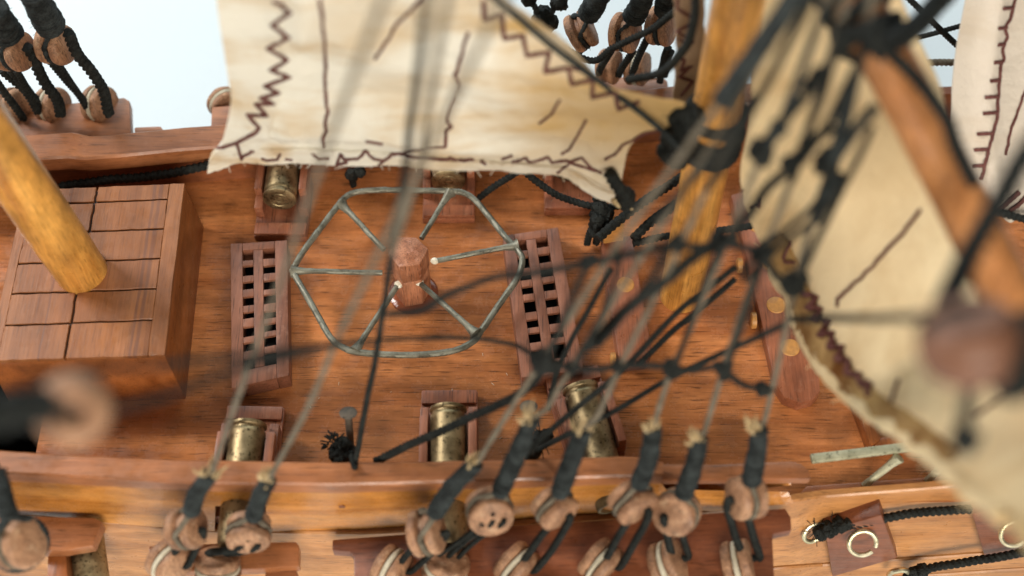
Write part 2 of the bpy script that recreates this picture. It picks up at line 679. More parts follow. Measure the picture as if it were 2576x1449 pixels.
# ---- far bulwark and cap rail
mb = MB()
secs = []
for x in frange(-150, 120, 5):
    y = yfar(x)
    secs.append([V((x, y, -0.2)), V((x, y, 11)), V((x, y + 1.8, 11)), V((x, y + 2.6, -0.2)), V((x, y + 5, -30)), V((x, y + 3, -70)), V((x, y, -70))])
loft(mb, secs)
mb.build('bulwark', M_INNER, hull, smooth=False)
mb = MB()
secs = []
for x in frange(-150, 60, 3):
    y = yfar(x) + 0.4 * noise.noise(V((x * .06, 3, 0)))
    z = 13.6 + 0.15 * noise.noise(V((x * .08, 0, 0)))
    w = 2.7
    if -150 <= x <= -80:
        z += 0.8
        w += 0.5
    secs.append([V((x, y - 2.6, z - 3.9)), V((x, y - 2.7, z - 0.45)), V((x, y - 2.3, z)), V((x, y + w - .4, z)), V((x, y + w, z - .4)), V((x, y + w, z - 3.9))])
loft(mb, secs)
mb.rough(0.10, 0.4).build('cap_rail', M_RAIL, hull, angle=28)

# ---- outboard channels beyond the far rail
def chan_far(pts, h, t=3.0):
    m = MB()
    top = [P(x, y, h) for x, y in pts]
    slab(m, top, [up(p, -t) for p in top], 0.5)
    m.rough(0.1).build('channel', M_RAIL, hull)


chan_far([(-80, 262), (150, 262), (312, 244), (326, 252), (330, 340), (-80, 360)], 8.5)
chan_far([(533, 268), (1000, 232), (1500, 192), (1668, 192), (1680, 204), (1684, 250), (530, 326)], 8.5)
chan_far([(336, 319), (405, 315), (414, 330), (338, 338)], 9.5)

# ---- near bulwark: cap rail, hull strakes, channels
R_OUT = [(-80, 1186), (0, 1190), (165, 1198), (500, 1216), (850, 1220), (1288, 1208), (1640, 1196), (2060, 1204)]
R_IN = [(-80, 1122), (30, 1135), (200, 1145), (450, 1155), (850, 1162), (1175, 1158), (1328, 1155), (1568, 1146), (1640, 1150)]
RH = 14.0


def yr(px):
    return P(px, lerp_tab(R_OUT, px), RH).y


mb = MB()
secs = []
for px in frange(-80, 1668, 24):
    a = P(px, lerp_tab(R_IN, px), RH)
    b = P(px, lerp_tab(R_OUT, px), RH)
    a += V((0, noise.noise(V((px * .01, 1, 0))) * .12, 0))
    if px > 1600:
        a.y -= (px - 1600) * 0.012
    secs.append([up(a, -3.2), up(a, -.3), V((a.x, a.y - .3, a.z)), V((b.x, b.y + .35, b.z)), up(b, -.35), up(b, -3.2)])
loft(mb, secs)
mb.rough(0.07, 0.4).build('cap_rail', M_RAIL, hull, angle=28)
# lower run of the rail with a rounded end
top = [(1640, 1166), (1800, 1168), (1990, 1160), (2016, 1166), (2034, 1182), (2040, 1204), (1640, 1206)]
mb = MB()
t3 = [P(x, y, 11.0) for x, y in top]
slab(mb, t3, [up(p, -2.2) for p in t3], 0.35)
mb.rough(0.06).build('cap_rail', M_RAIL, hull)

S1B = [(-80, 1288), (100, 1296), (300, 1318), (530, 1336), (910, 1342), (1288, 1326), (1650, 1300), (2000, 1266)]
PORTS = [(540, 668), (1108, 1196)]


def s1pt(px, f, inner=False):
    yt = lerp_tab(R_OUT, px)
    yb = lerp_tab(S1B, px)
    y = yr(px) + 0.45 - 1.5 * f + (3.2 if inner else 0)
    ztop, zbot = PY(px, yt + 3, yr(px) + .45), PY(px, yb, yr(px) - 1.05)
    q = ztop.lerp(zbot, f)
    return V((q.x, y, q.z - (0.8 + (4.2 if px > 1662 else 0)) * (1 - f)))


stations = sorted(set(frange(-80, 1996, 24) + [a for p in PORTS for a in p]))
mb = MB()
PT = 0.42
for a, b in zip(stations, stations[1:]):
    inport = any(p[0] - 1e-6 <= a and b <= p[1] + 1e-6 for p in PORTS)
    for (f0, f1) in ((0, PT), (PT, 1.0)):
        if inport and f0 > 0:
            continue
        mb.add([s1pt(a, f0), s1pt(b, f0), s1pt(b, f1), s1pt(a, f1)], [(3, 2, 1, 0)])
        mb.add([s1pt(a, f0, 1), s1pt(b, f0, 1), s1pt(b, f1, 1), s1pt(a, f1, 1)], [(0, 1, 2, 3)])
    if inport:
        mb.add([s1pt(a, PT), s1pt(b, PT), s1pt(b, PT, 1), s1pt(a, PT, 1)], [(0, 1, 2, 3)])
for p in PORTS:
    for e in p:
        mb.add([s1pt(e, PT), s1pt(e, 1), s1pt(e, 1, 1), s1pt(e, PT, 1)], [(0, 1, 2, 3)])
# merge the sheet so that it shades as one board
o = mb.build('strake', M_HULL, hull, smooth=False)
bm = bmesh.new()
bm.from_mesh(o.data)
bmesh.ops.remove_doubles(bm, verts=bm.verts[:], dist=1e-6)
bm.to_mesh(o.data)
bm.free()

YS = [(-80, 89.6), (0, 89.2), (850, 86.4), (1400, 86.8), (1990, 89.2), (2070, 90.8), (2700, 92.5)]
S2T = [(-80, 1289), (100, 1297), (300, 1319), (530, 1337), (910, 1343), (1288, 1327), (1650, 1301), (1953, 1268), (2068, 1251), (2388, 1226), (2700, 1200)]
S2B = [(-80, 1520), (1500, 1500), (1800, 1445), (1958, 1424), (2463, 1389), (2700, 1374)]


def hull_strip(name, topl, botl, d0, d1, x0, x1, mat, thick=1.3):
    m = MB()
    secs = []
    for px in frange(x0, x1, 30):
        y = lerp_tab(YS, px)
        a = PY(px, lerp_tab(topl, px), y - d0)
        b = PY(px, lerp_tab(botl, px), y - d1)
        secs.append([V((a.x, a.y + thick, a.z)), V((a.x, a.y + .3, a.z)), V((a.x, a.y, a.z - .3)), V((b.x, b.y, b.z + .3)), V((b.x, b.y + .3, b.z)), V((b.x, b.y + thick, b.z))])
    loft(m, secs)
    return m.rough(0.05).build(name, mat, hull, angle=28)


hull_strip('strake', S2T, S2B, 0.0, 2.2, -80, 2700, M_HULL2)
S3T = [(x, y + 7) for x, y in S2B]
S3B = [(x, y + 46) for x, y in S2B]
hull_strip('strake', S3T, S3B, 2.6, 3.4, 1500, 2700, M_HULL2)
hull_strip('strake', [(x, y + 5) for x, y in S3B], [(x, y + 130) for x, y in S3B], 3.6, 5.0, 1500, 2700, M_HULL2)
mb = MB()
secs = []
for px in frange(-80, 2700, 60):
    y = lerp_tab(YS, px)
    q = P(px, 1300, 0)
    secs.append([V((q.x, y + 1.6, -1.5)), V((q.x, y + 1.2, -20)), V((q.x, y + 8, -72)), V((q.x, y + 25, -72)), V((q.x, y + 6, -1.5))])
loft(mb, secs)
mb.build('hull_core', M_RED, hull, smooth=False)
# plank along the open deck edge
mb = MB()
tp = [P(x, y, 0.7) for x, y in [(2030, 1222), (2230, 1208), (2413, 1195), (2700, 1172), (2700, 1201), (2388, 1226), (2068, 1251), (1992, 1262)]]
slab(mb, tp, [up(p, -3) for p in tp], 0.25)
mb.rough(0.05).build('edge_plank', wood('edge_plank_wood', (0.40, 0.125, 0.035), (0.60, 0.225, 0.075), 'x', 0.3, 0.5, 0.3), hull)


def hch(px):
    return 0.0 + (px - 835) / (1978 - 835) * 6.0


def channel(pts, hf, t, mat=None):
    m = MB()
    tp = [P(x, y, hf(x)) for x, y in pts]
    slab(m, tp, [up(p, -t) for p in tp], 0.3)
    m.rough(0.06).build('channel', mat or M_RED, hull)


channel([(836, 1357), (1288, 1322), (1600, 1303), (1976, 1278), (1990, 1300), (1992, 1334), (1946, 1343), (1944, 1360), (1954, 1560), (1500, 1560), (893, 1560), (890, 1402), (882, 1388), (836, 1384)], hch, 2.6)
channel([(374, 1374), (560, 1366), (744, 1362), (752, 1372), (752, 1424), (640, 1432), (374, 1440)], lambda x: 0.5, 2.6, M_RAIL)
channel([(-120, 1302), (90, 1298), (236, 1302), (256, 1312), (232, 1372), (160, 1384), (-120, 1390)], lambda x: 2.0, 3.0, M_RAIL)
mb = MB()
tp = [P(x, y, -1) for x, y in [(120, 1385), (165, 1380), (172, 1470), (118, 1470)]]
slab(mb, tp, [up(p, -8) for p in tp], 0.3)
mb.build('hull_bracket', M_HATCHSIDE, hull)
mb = MB()
tp = [P(x, y, -1.5) for x, y in [(668, 1436), (720, 1424), (745, 1428), (760, 1530), (650, 1530)]]
slab(mb, tp, [up(p, -4) for p in tp], 0.4)
mb.build('hull_bracket', M_RAIL, hull)
# nail hole plug in the hull side
bmv = s1pt(860, 0.40)
mb = MB()
lathe(mb, bmv + V((0, 0.25, 0)), V((0, -1, 0)), [(0.0, 0.0), (0.55, 0.05), (0.6, 0.3), (0.2, 0.36), (0, 0.3)], 10)
mb.rough(0.22, 1.2).build('wood_plug', M_INNER, hull)

# ================================================================== HATCH BLOCK
HT = 15.0
tq = [P(62, 478, HT), P(464, 461, HT), P(414, 892, HT), P(-34, 908, HT)]
hatch = thing('hatch_block', 'square wooden hatch block scored into panels, with a mast standing on it', 'hatch', (bil(tq, .5, .5).x, bil(tq, .5, .5).y, 0))
mb = MB()
base = [V((p.x, p.y, 0)) for p in tq]
cen = sum(base, V((0, 0, 0))) / 4
base = [p + (p - cen).normalized() * 0.9 for p in base]
slab(mb, [up(p, -0.95) for p in tq], [up(p, -0.3) for p in base], 0.3)
mb.rough(0.08).build('block', M_HATCHSIDE, hatch)
mb = MB()
gq = [bil(tq, .02, .02), bil(tq, .96, .02), bil(tq, .97, .975), bil(tq, .02, .975)]
slab(mb, [up(p, -0.42) for p in gq], [up(p, -1.0) for p in gq], 0)
mb.build('groove_bed', plain('scorched_groove', (0.035, 0.014, 0.008), .6), hatch, smooth=False)
vrows = [0.0, 0.095, 0.275, 0.452, 0.628, 0.806, 1.0]
GU, GV = 0.0072, 0.0055
ucut = [0.455, 0.452, 0.447, 0.444, 0.440, 0.438]


def grain_stripes(mat, lines):
    """dark natural grain lines in the wood; each line = (point a, point b, half width) in mm about the thing's base"""
    nt = mat.node_tree
    b = nt.nodes['Principled BSDF']
    c = b.inputs['Base Color'].links[0].from_socket
    vec = coords(nt, (1000, 1000, 1000), False)
    sep = nt.nodes.new('ShaderNodeSeparateXYZ')
    nt.links.new(vec, sep.inputs[0])
    wob = noise_tex(nt, coords(nt, (260, 90, 100), False), 1.0, 3, .6)
    for (p, q_, w) in lines:
        k = (q_.x - p.x) / (q_.y - p.y)
        m1 = nd(nt, 'ShaderNodeMath', operation='MULTIPLY_ADD')
        nt.links.new(sep.outputs['Y'], m1.inputs[0])
        m1.inputs[1].default_value = -k
        nt.links.new(sep.outputs['X'], m1.inputs[2])
        m2 = nd(nt, 'ShaderNodeMath', operation='MULTIPLY_ADD')
        nt.links.new(wob, m2.inputs[0])
        m2.inputs[1].default_value = .9
        nt.links.new(m1.outputs[0], m2.inputs[2])
        m3 = nd(nt, 'ShaderNodeMath', operation='SUBTRACT')
        nt.links.new(m2.outputs[0], m3.inputs[0])
        m3.inputs[1].default_value = p.x - k * p.y + .45
        m4 = nd(nt, 'ShaderNodeMath', operation='ABSOLUTE')
        nt.links.new(m3.outputs[0], m4.inputs[0])
        mr = nd(nt, 'ShaderNodeMapRange')
        mr.inputs['From Min'].default_value = w
        mr.inputs['From Max'].default_value = w * 2.2
        mr.inputs['To Min'].default_value = .55
        mr.inputs['To Max'].default_value = 0
        nt.links.new(m4.outputs[0], mr.inputs['Value'])
        c = mix(nt, mr.outputs[0], c, (.11, .045, .030))
    nt.links.new(c, b.inputs['Base Color'])


hb_ = V((bil(tq, .5, .5).x, bil(tq, .5, .5).y, 0))
grain_stripes(M_HATCH, [(bil(tq, .815, 0) - hb_, bil(tq, .80, 1) - hb_, .16), (bil(tq, .855, 0) - hb_, bil(tq, .835, 1) - hb_, .20), (bil(tq, .30, 0) - hb_, bil(tq, .29, 1) - hb_, .10)])


def panel(name, u0, u1, v0, v1, uoff=0.0):
    m = MB()
    t = []
    for (ua, va, ub, vb) in ((u0, v0, u1, v0), (u1, v0, u1, v1), (u1, v1, u0, v1), (u0, v1, u0, v0)):
        for j in range(9):
            f = j / 9
            p = bil(tq, ua + (ub - ua) * f, va + (vb - va) * f)
            if j:
                p += V((noise.noise(p * 1.1), noise.noise(p * 1.1 + V((9, 0, 0))), 0)) * .13
            t.append(p)
    dz = rnd.uniform(-0.02, 0.02)
    slab(m, [up(p, dz) for p in t], [up(p, -0.88) for p in t], 0.07, 1)
    m.rough(0.05, 0.5, rnd.random() * 50).build(name, M_HATCH, hatch)


for i in range(6):
    v0 = vrows[i] + (GV if i else 0.0)
    v1 = vrows[i + 1] - (GV if i < 5 else 0.0)
    panel('panel', 0.060, ucut[i] - GU, v0, v1)
    panel('panel', ucut[i] + GU, 0.905, v0, v1)
panel('border_strip', 0.9065, 1.0, 0.0, 1.0, 1)
panel('border_strip', 0.0, 0.0585, 0.0, 1.0, 1)

# ================================================================== GRATINGS
def grating(quad, h, label, rows, thick=(0.205, 0.40, 0.570, 0.785)):
    q = [P(x, y, h) for x, y in quad]
    c = bil(q, .5, .5)
    g = thing('grating', label, 'grating', (c.x, c.y, 0), 'slatted gratings beside the capstan')

    def bar(name, u0, u1, v0, v1, zt=0.0, zb=-h + .02, bev=0.16):
        m = MB()
        t = [bil(q, u0, v0), bil(q, u1, v0), bil(q, u1, v1), bil(q, u0, v1)]
        slab(m, [up(p, zt) for p in t], [up(p, zb) for p in t], bev)
        m.rough(0.05, 0.7, rnd.random() * 40).build(name, M_GRATE, g)
    a, b, cc, d = thick
    bar('frame_bar', 0.0, a, 0, 1)
    bar('frame_bar', d, 1.0, 0, 1)
    bar('frame_bar', a + .003, d - .003, 0, 0.055, -0.05)
    bar('frame_bar', a + .003, d - .003, 0.90, 1, -0.05)
    bar('middle_bar', b, cc, 0.057, 0.898, -0.04, -1.2)
    n = rows
    for s in range(2):
        u0, u1 = ((a + .003, b - .003), (cc + .003, d - .003))[s]
        for i in range(1, n):
            v = 0.055 + (0.90 - 0.055) * (i + rnd.uniform(-.12, .12)) / n
            hw = 0.0225 * rnd.uniform(.8, 1.25)
            bar('slat', u0, u1, v - hw, v + hw, -0.03 - rnd.uniform(0, .12), -0.75, 0.05)
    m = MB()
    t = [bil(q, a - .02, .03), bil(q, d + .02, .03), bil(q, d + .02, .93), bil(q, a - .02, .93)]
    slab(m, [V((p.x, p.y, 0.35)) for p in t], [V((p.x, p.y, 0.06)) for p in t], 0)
    m.build('shade_backing', M_DARK, g, smooth=False)  # added black sheet, paints the shade seen between the slats
    return g


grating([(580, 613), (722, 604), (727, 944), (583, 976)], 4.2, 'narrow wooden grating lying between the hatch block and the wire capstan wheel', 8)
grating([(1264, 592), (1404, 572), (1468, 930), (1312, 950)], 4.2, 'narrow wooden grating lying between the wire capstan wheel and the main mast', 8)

# ================================================================== CAPSTAN
cx, cy = P(1027, 632, 14).x, P(1027, 632, 14).y
cap = thing('capstan', 'hexagonal wooden capstan post with a six spoked grey wire wheel round it', 'capstan', (cx, cy, 0))
mb = MB()
hexp = [(math.radians(60 * k + 8), 3.55 * s) for k, s in enumerate((1.0, .93, 1.05, .97, 1.02, .95))]
top = [V((cx + r * math.cos(a), cy + r * math.sin(a), 14 + 0.3 * math.sin(a * 3))) for a, r in hexp]
mid = [V((cx + r * 0.97 * math.cos(a), cy + r * .97 * math.sin(a), 8.2)) for a, r in hexp]
slab(mb, top, mid, 0.3)
mb.rough(0.25, 0.9).build('post_head', M_POST, cap)
mb = MB()
slab(mb, [V((cx + r * .955 * math.cos(a), cy + r * .955 * math.sin(a), 8.6)) for a, r in hexp], [V((cx + r * .96 * math.cos(a), cy + r * .96 * math.sin(a), 0.0)) for a, r in hexp], 0.2)
mb.rough(0.16, 0.9, 4).build('post', M_POST, cap)
WHT = 7.5
rim_px = [(735, 681), (762, 634), (808, 572), (850, 517), (868, 497), (896, 483), (960, 478), (1050, 479), (1130, 481), (1168, 486), (1196, 505), (1232, 547),
          (1272, 597), (1305, 633), (1314, 656), (1302, 698), (1262, 757), (1212, 830), (1192, 858), (1150, 880), (1090, 890), (1000, 893), (900, 886), (862, 874), (832, 850), (800, 795), (762, 728)]
pts = crom([P(x, y, WHT + .25 * math.sin(i)) for i, (x, y) in enumerate(rim_px)] + [P(*rim_px[0], WHT)], 0.7)[:-1]
mb = MB()
sweep(mb, pts, 0.58, 10, closed=True, wob=0.14)
rim = mb.build('rim', M_WIRE, cap)
ends = [((733, 682), (962, 686)), ((858, 513), (966, 628)), ((1131, 484), (1060, 600)), ((1303, 617), (1092, 657)), ((1198, 840), (1050, 706)), ((893, 884), (1004, 712))]
for (a, b) in ends:
    A, B = P(*a, WHT), P(*b, WHT - .3)
    q = crom([A, A.lerp(B, .33) + V((0, 0, .12)), A.lerp(B, .7), B], 0.8)
    mb = MB()
    sweep(mb, q, lambda f, l: 0.50 + 0.75 * math.exp(-l * 0.9), 10, wob=0.14)
    mb.build('spoke', M_WIRE, cap)
for (x, y, s) in ((1052, 708, 1.0), (1092, 657, .8), (1003, 716, .9)):
    mb = MB()
    C = P(x, y, WHT - .2)
    lathe(mb, C + V((0, 0, -.5)), V((.2, .1, 1)), [(0, 0), (.7 * s, .15), (.95 * s, .5), (.6 * s, .95), (0, 1.05)], 10)
    mb.rough(.18, 1.1, x).build('glue_blob', M_GLUE, cap)
mb = MB()
lathe(mb, V((cx, cy, 0)), V((0, 0, 1)), [(4.6, 0.02), (4.3, .25), (3.3, .45), (0, .45)], 24)
mb.rough(.3, .5).build('glue_fillet', wood('glossy_glue', (0.2, .05, .02), (.33, .1, .04), 'x', 0.12, .3, .2), cap)

# ================================================================== CANNONS
def cannon(C, ax, L, label, hb, front=5.0, rear=5.2, halfw=4.9, back_cheek=True):
    """C: centre of the breech face; ax: towards the muzzle"""
    ax = ax.normalized()
    flat = V((ax.x, ax.y, 0)).normalized()
    sd = V((flat.y, -flat.x, 0))
    O = V((C.x, C.y, hb))
    g = thing('cannon', label, 'cannon', O, 'brass cannons on wooden carriages')
    mb = MB()
    prof = [(0.0, 0.0), (0.55, 0.02), (0.62, .16), (0.70, .16), (0.80, 0.0), (1.55, -0.02), (1.65, .10), (1.80, .10), (1.92, -.02), (2.85, 0.0), (3.12, 0.16), (3.16, .62), (3.05, .78), (2.78, .95), (2.78, 1.25), (3.0, 1.5), (3.06, 2.0),
            (3.06, L - 3), (3.0, L - .4), (2.85, L), (2.35, L), (2.25, L - .4), (2.2, L - 5), (0.0, L - 5)]
    lathe(mb, C, ax, prof, 40)
    mb.build('barrel', M_BRASS, g, angle=40)
    up_ = V((0, 0, 1))

    def bx(name, lo, hi, mat=M_CARR, rg=.10, par=None):
        m = MB()
        box(m, O, sd, flat, up_, lo, hi, 0.22)
        return m.rough(rg, .6, rnd.random() * 30).build(name, mat, par or g)
    bx('carriage_bed', (-halfw, -rear, 0.05), (halfw, front + 5, 1.7))
    bx('rear_block', (-halfw + .1, -rear + .1, 1.72), (halfw - .1, -rear + 2.6, 2.5))
    for s in (-1, 1):
        a, b = (3.35, halfw) if s > 0 else (-halfw, -3.35)
        ck_ = bx('cheek', (a, -0.8, 1.72), (b, front + 5, 4.6))
        bx('cheek_step', (a + .06, 1.9, 4.62), (b - .06, front + 5, 7.0), par=ck_)
    return g


cannon(P(703, 503, 6.2), V((0.01, 1, -0.05)), 21, 'brass cannon pointing at the white backdrop, breech in full view below the sail corner', 0.05, 3.0)
cannon(P(1128, 458, 6.2), V((0.0, 1, -0.05)), 21, 'brass cannon half hidden under the sail foot, behind the capstan wheel', 0.05, 3.0)
cannon(P(1436, 432, 6.2), V((0.0, 1, -0.05)), 21, 'brass cannon under the sail corner, only the end of its carriage showing', 0.05, 3.0, 5.8)


def near_cannon(pxt, pyt, ax, L, label, **k):
    T = P(pxt, pyt, 9.0)
    return cannon(V((T.x, T.y, 6.0)), ax, L, label, 0.05, **k)


near_cannon(618, 1046, V((-0.02, -1, -0.10)), 21, 'brass cannon pointing over the orange hull side, beside the slatted grating', front=3.5)
near_cannon(1126, 1005, V((0.02, -1, -0.11)), 24, 'brass cannon standing below the capstan wheel with a black rope crossing it', front=6.5)
near_cannon(1460, 952, V((0.25, -1, -0.10)), 22, 'dull brass cannon standing askew under the net of shrouds', front=7)
# one more muzzle low down by the hull bracket
mb = MB()
C = P(205, 1412, -6)
lathe(mb, C + V((0, 4, 0)), V((0.25, -1, -.15)), [(0, 0), (3.1, 0.1), (3.1, 8), (2.9, 8.4), (2.3, 8.4), (2.2, 4), (0, 4)], 32)
lo = mb.build('cannon', M_BRASS)
tag(lo, 'brass cannon muzzle poking out under the short channel with a worn deadeye', 'cannon', 'brass cannons on wooden carriages')

# ================================================================== MASTS
def mast(name, base, top, r0, r1, mat, label, tuft=True, n=40):
    g = thing(name, label, 'mast', base)
    pts = crom([base, top], 2.0)
    mb = MB()
    sweep(mb, pts, lambda f, l: r0 + (r1 - r0) * f + 0.10 * noise.noise(V((l * .05, r0, 0))), n, wob=0.02)
    mb.build('pole', mat, g)
    return g


bA = P(1712, 742, 0)
mastA = mast('mast', bA, V((bA.x - 0.2, bA.y + 0.5, 150)), 3.85, 3.4, M_MAST, 'golden brown mast standing on deck between the two dowelled beams')
bB = P(204, 682, HT)
dB = (PY(-70, 282, bB.y) - bB).normalized()
mastB = mast('mast', bB - dB * 1.5, bB + dB * 150, 4.45, 4.2, M_MAST, 'golden brown mast rising from the panelled hatch block')

# ================================================================== DOWELLED BEAMS BY THE MAST
def beam(px, h, dowels, side_dowels, label, t=None):
    tp = [P(x, y, h) for x, y in px]
    c = sum(tp, V((0, 0, 0))) / len(tp)
    g = thing('deck_beam', label, 'beam', (c.x, c.y, 0))
    mb = MB()
    slab(mb, tp, [V((p.x, p.y, 0.03)) for p in tp], 0.35)
    mb.rough(0.08, .4).build('beam_body', M_BEAM, g)
    for (x, y, r) in dowels:
        C = P(x, y, h)
        m = MB()
        lathe(m, C + V((0, 0, -1)), V((0, 0, 1)), [(r, 0), (r, 1.02), (r * .9, 1.14), (0, 1.12)], 20)
        m.rough(.08, 1).build('dowel', M_DOWEL, g)
    for (x, y, hh, r) in side_dowels:
        C = P(x, y, hh)
        m = MB()
        lathe(m, C + V((.6, 0, 0)), V((-1, 0, 0)), [(r, 0), (r, .8), (r * .85, .95), (0, .95)], 18)
        m.rough(.08, 1).build('dowel', M_DOWEL, g)
    return g


beam([(1838, 490), (1900, 470), (1985, 640), (2020, 790), (2062, 940), (2064, 985), (2046, 1006), (2010, 1014), (1972, 998), (1952, 968), (1905, 760), (1866, 590)], 3.0,
     [(1902, 566, 1.55), (1938, 662, 1.6), (1953, 767, 1.75), (1988, 874, 1.75)], [(1893, 806, 1.4, 1.5), (1858, 668, 1.4, 1.4)], 'long reddish beam with a rounded end and four pale dowel ends, nearer the sails')
beam([(1512, 604), (1590, 590), (1612, 720), (1640, 880), (1628, 905), (1580, 912), (1556, 895), (1530, 740)], 3.6,
     [(1574, 716, 1.6)], [(1540, 905, 1.4, 1.3)], 'reddish beam with a pale dowel end beside the slatted grating')
# short upright bitt with knot
mb = MB()
q = [P(1516, 548, 8), P(1566, 540, 8), P(1572, 572, 8), P(1520, 580, 8)]
slab(mb, q, [V((p.x, p.y, 0.03)) for p in q], 0.4)
o = mb.rough(.1, .6).build('bitt', M_DOWEL)
tag(o, 'small pale wooden bitt wound with a black rope knot', 'bitt')

# ================================================================== SAILS
def resample(pts, n):
    q = crom(pts, 0.8)
    L = [0.0]
    for a, b in zip(q, q[1:]):
        L.append(L[-1] + (b - a).length)
    out, j = [], 0
    for i in range(n):
        s = L[-1] * i / (n - 1)
        while j < len(L) - 2 and L[j + 1] < s:
            j += 1
        f = (s - L[j]) / max(1e-9, L[j + 1] - L[j])
        out.append(q[j].lerp(q[j + 1], min(1, max(0, f))))
    return out


def patch(left, right, top, bottom, nu, nv, disp):
    Lc, Rc = resample(left, nv), resample(right, nv)
    Tc, Bc = resample(top, nu), resample(bottom, nu)
    g = []
    for j in range(nv):
        v = j / (nv - 1)
        row = []
        for i in range(nu):
            u = i / (nu - 1)
            p = (Tc[i] * (1 - v) + Bc[i] * v + Lc[j] * (1 - u) + Rc[j] * u
                 - (Tc[0] * (1 - u) * (1 - v) + Tc[-1] * u * (1 - v) + Bc[0] * (1 - u) * v + Bc[-1] * u * v))
            row.append(p + disp(p, u, v))
        g.append(row)
    return g


def grid_normals(g):
    nv, nu = len(g), len(g[0])
    N = []
    for j in range(nv):
        r = []
        for i in range(nu):
            a = g[j][min(i + 1, nu - 1)] - g[j][max(i - 1, 0)]
            b = g[min(j + 1, nv - 1)][i] - g[max(j - 1, 0)][i]
            n = a.cross(b)
            n = n.normalized() if n.length > 1e-9 else V((0, -1, 0))
            if n.dot(CAM - g[j][i]) < 0:
                n = -n
            r.append(n)
        N.append(r)
    return N


def sheet(mb, g, th, lift=0.0):
    """cloth with thickness th; lift moves it towards the seen side"""
    N = grid_normals(g)
    nv, nu = len(g), len(g[0])
    vs = [g[j][i] + N[j][i] * lift for j in range(nv) for i in range(nu)]
    vs += [g[j][i] + N[j][i] * (lift - th) for j in range(nv) for i in range(nu)]
    o = nv * nu
    fs = []
    for j in range(nv - 1):
        for i in range(nu - 1):
            a, b, c, d = j * nu + i, j * nu + i + 1, (j + 1) * nu + i + 1, (j + 1) * nu + i
            fs.append((a, d, c, b))
            fs.append((o + a, o + b, o + c, o + d))
    ring = [i for i in range(nu)] + [j * nu + nu - 1 for j in range(1, nv)] + [(nv - 1) * nu + i for i in range(nu - 2, -1, -1)] + [j * nu for j in range(nv - 2, 0, -1)]
    for a, b in zip(ring, ring[1:] + ring[:1]):
        fs.append((a, b, o + b, o + a))
    mb.add(vs, fs)
    return mb


def bvh_of(objs):
    vs, fs = [], []
    for o in objs:
        k = len(vs)
        w = V((0, 0, 0))
        q = o
        while q:
            w += q.matrix_basis.translation
            q = q.parent
        vs += [(v.co + w) / SC for v in o.data.vertices]
        fs += [tuple(i + k for i in p.vertices) for p in o.data.polygons]
    return BVHTree.FromPolygons(vs, fs)


def cast(bvh, px, py, lift=0.12):
    r = ray(px, py).normalized()
    hit, n, idx, d = bvh.ray_cast(CAM, r)
    if hit is None:
        return None
    if n.dot(r) > 0:
        n = -n
    return hit + n * lift


def stitch(bvh, pxs, parent, r=0.30, wavy=0.0, mat=None, name='stitched_thread', div=5):
    pts = []
    for (a, b) in zip(pxs, pxs[1:]):
        for i in range(div):
            t = i / div
            x, y = a[0] + (b[0] - a[0]) * t, a[1] + (b[1] - a[1]) * t
            if wavy:
                x += wavy * noise.noise(V((x * .05, y * .05, 1)))
                y += wavy * noise.noise(V((x * .05, y * .05, 9)))
            p = cast(bvh, x, y, r * 0.6)
            if p is not None:
                pts.append(p)
    p = cast(bvh, *pxs[-1], r * 0.6)
    if p is not None:
        pts.append(p)
    if len(pts) < 2:
        return
    mb = MB()
    sweep(mb, pts, r, 7, 2, 0.35, r * 5)
    mb.build(name, mat or M_STITCH, parent)


def half(pts, ox=0.0, oy=0.0):
    return [(x / 2 + ox, y / 2 + oy) for x, y in pts]


# ---- staysail
def SY(px, py):
    y = 131.0 - 4.0 * (px - 540) / 1200.0
    return PY(px, py, y)


Lp = [(548, -170), (540, -60), (545, 0), (556, 60), (570, 150), (580, 205), (583, 250), (571, 310), (556, 360), (530, 398), (521, 436)]
Bp = [(521, 436), (560, 428), (605, 411), (700, 413), (845, 416), (1000, 418), (1125, 421), (1288, 428), (1403, 445), (1458, 470), (1508, 493), (1556, 502)]
Rp = [(1722, 262), (1706, 308), (1668, 338), (1610, 354), (1580, 385), (1570, 425), (1556, 502)]
Tp = [(548, -170), (800, -172), (1040, -150), (1170, -70), (1288, 12), (1408, 108), (1514, 186), (1580, 218), (1650, 246), (1722, 262)]


def sail_disp(p, u, v):
    e = min(1.0, 6 * min(u, 1 - u)) * 0.6 + 0.4
    w = 2.4 * noise.noise(V((p.x * .030, 5, p.z * .085)))
    w += 1.0 * noise.noise(V((p.x * .09 + p.z * .05, 8, p.z * .16)))
    w += 0.16 * noise.noise(p * 0.5)
    ridge = 1.2 * math.exp(-((u - 0.17) / 0.035) ** 2) * (0.3 + 0.7 * (1 - v))
    fold = 0.9 * math.exp(-((v - 0.80 - .06 * u) / 0.04) ** 2) * (1 if u > .2 else u / .2)
    return V((0, e * w - ridge - fold, 0.12 * noise.noise(p * .9)))


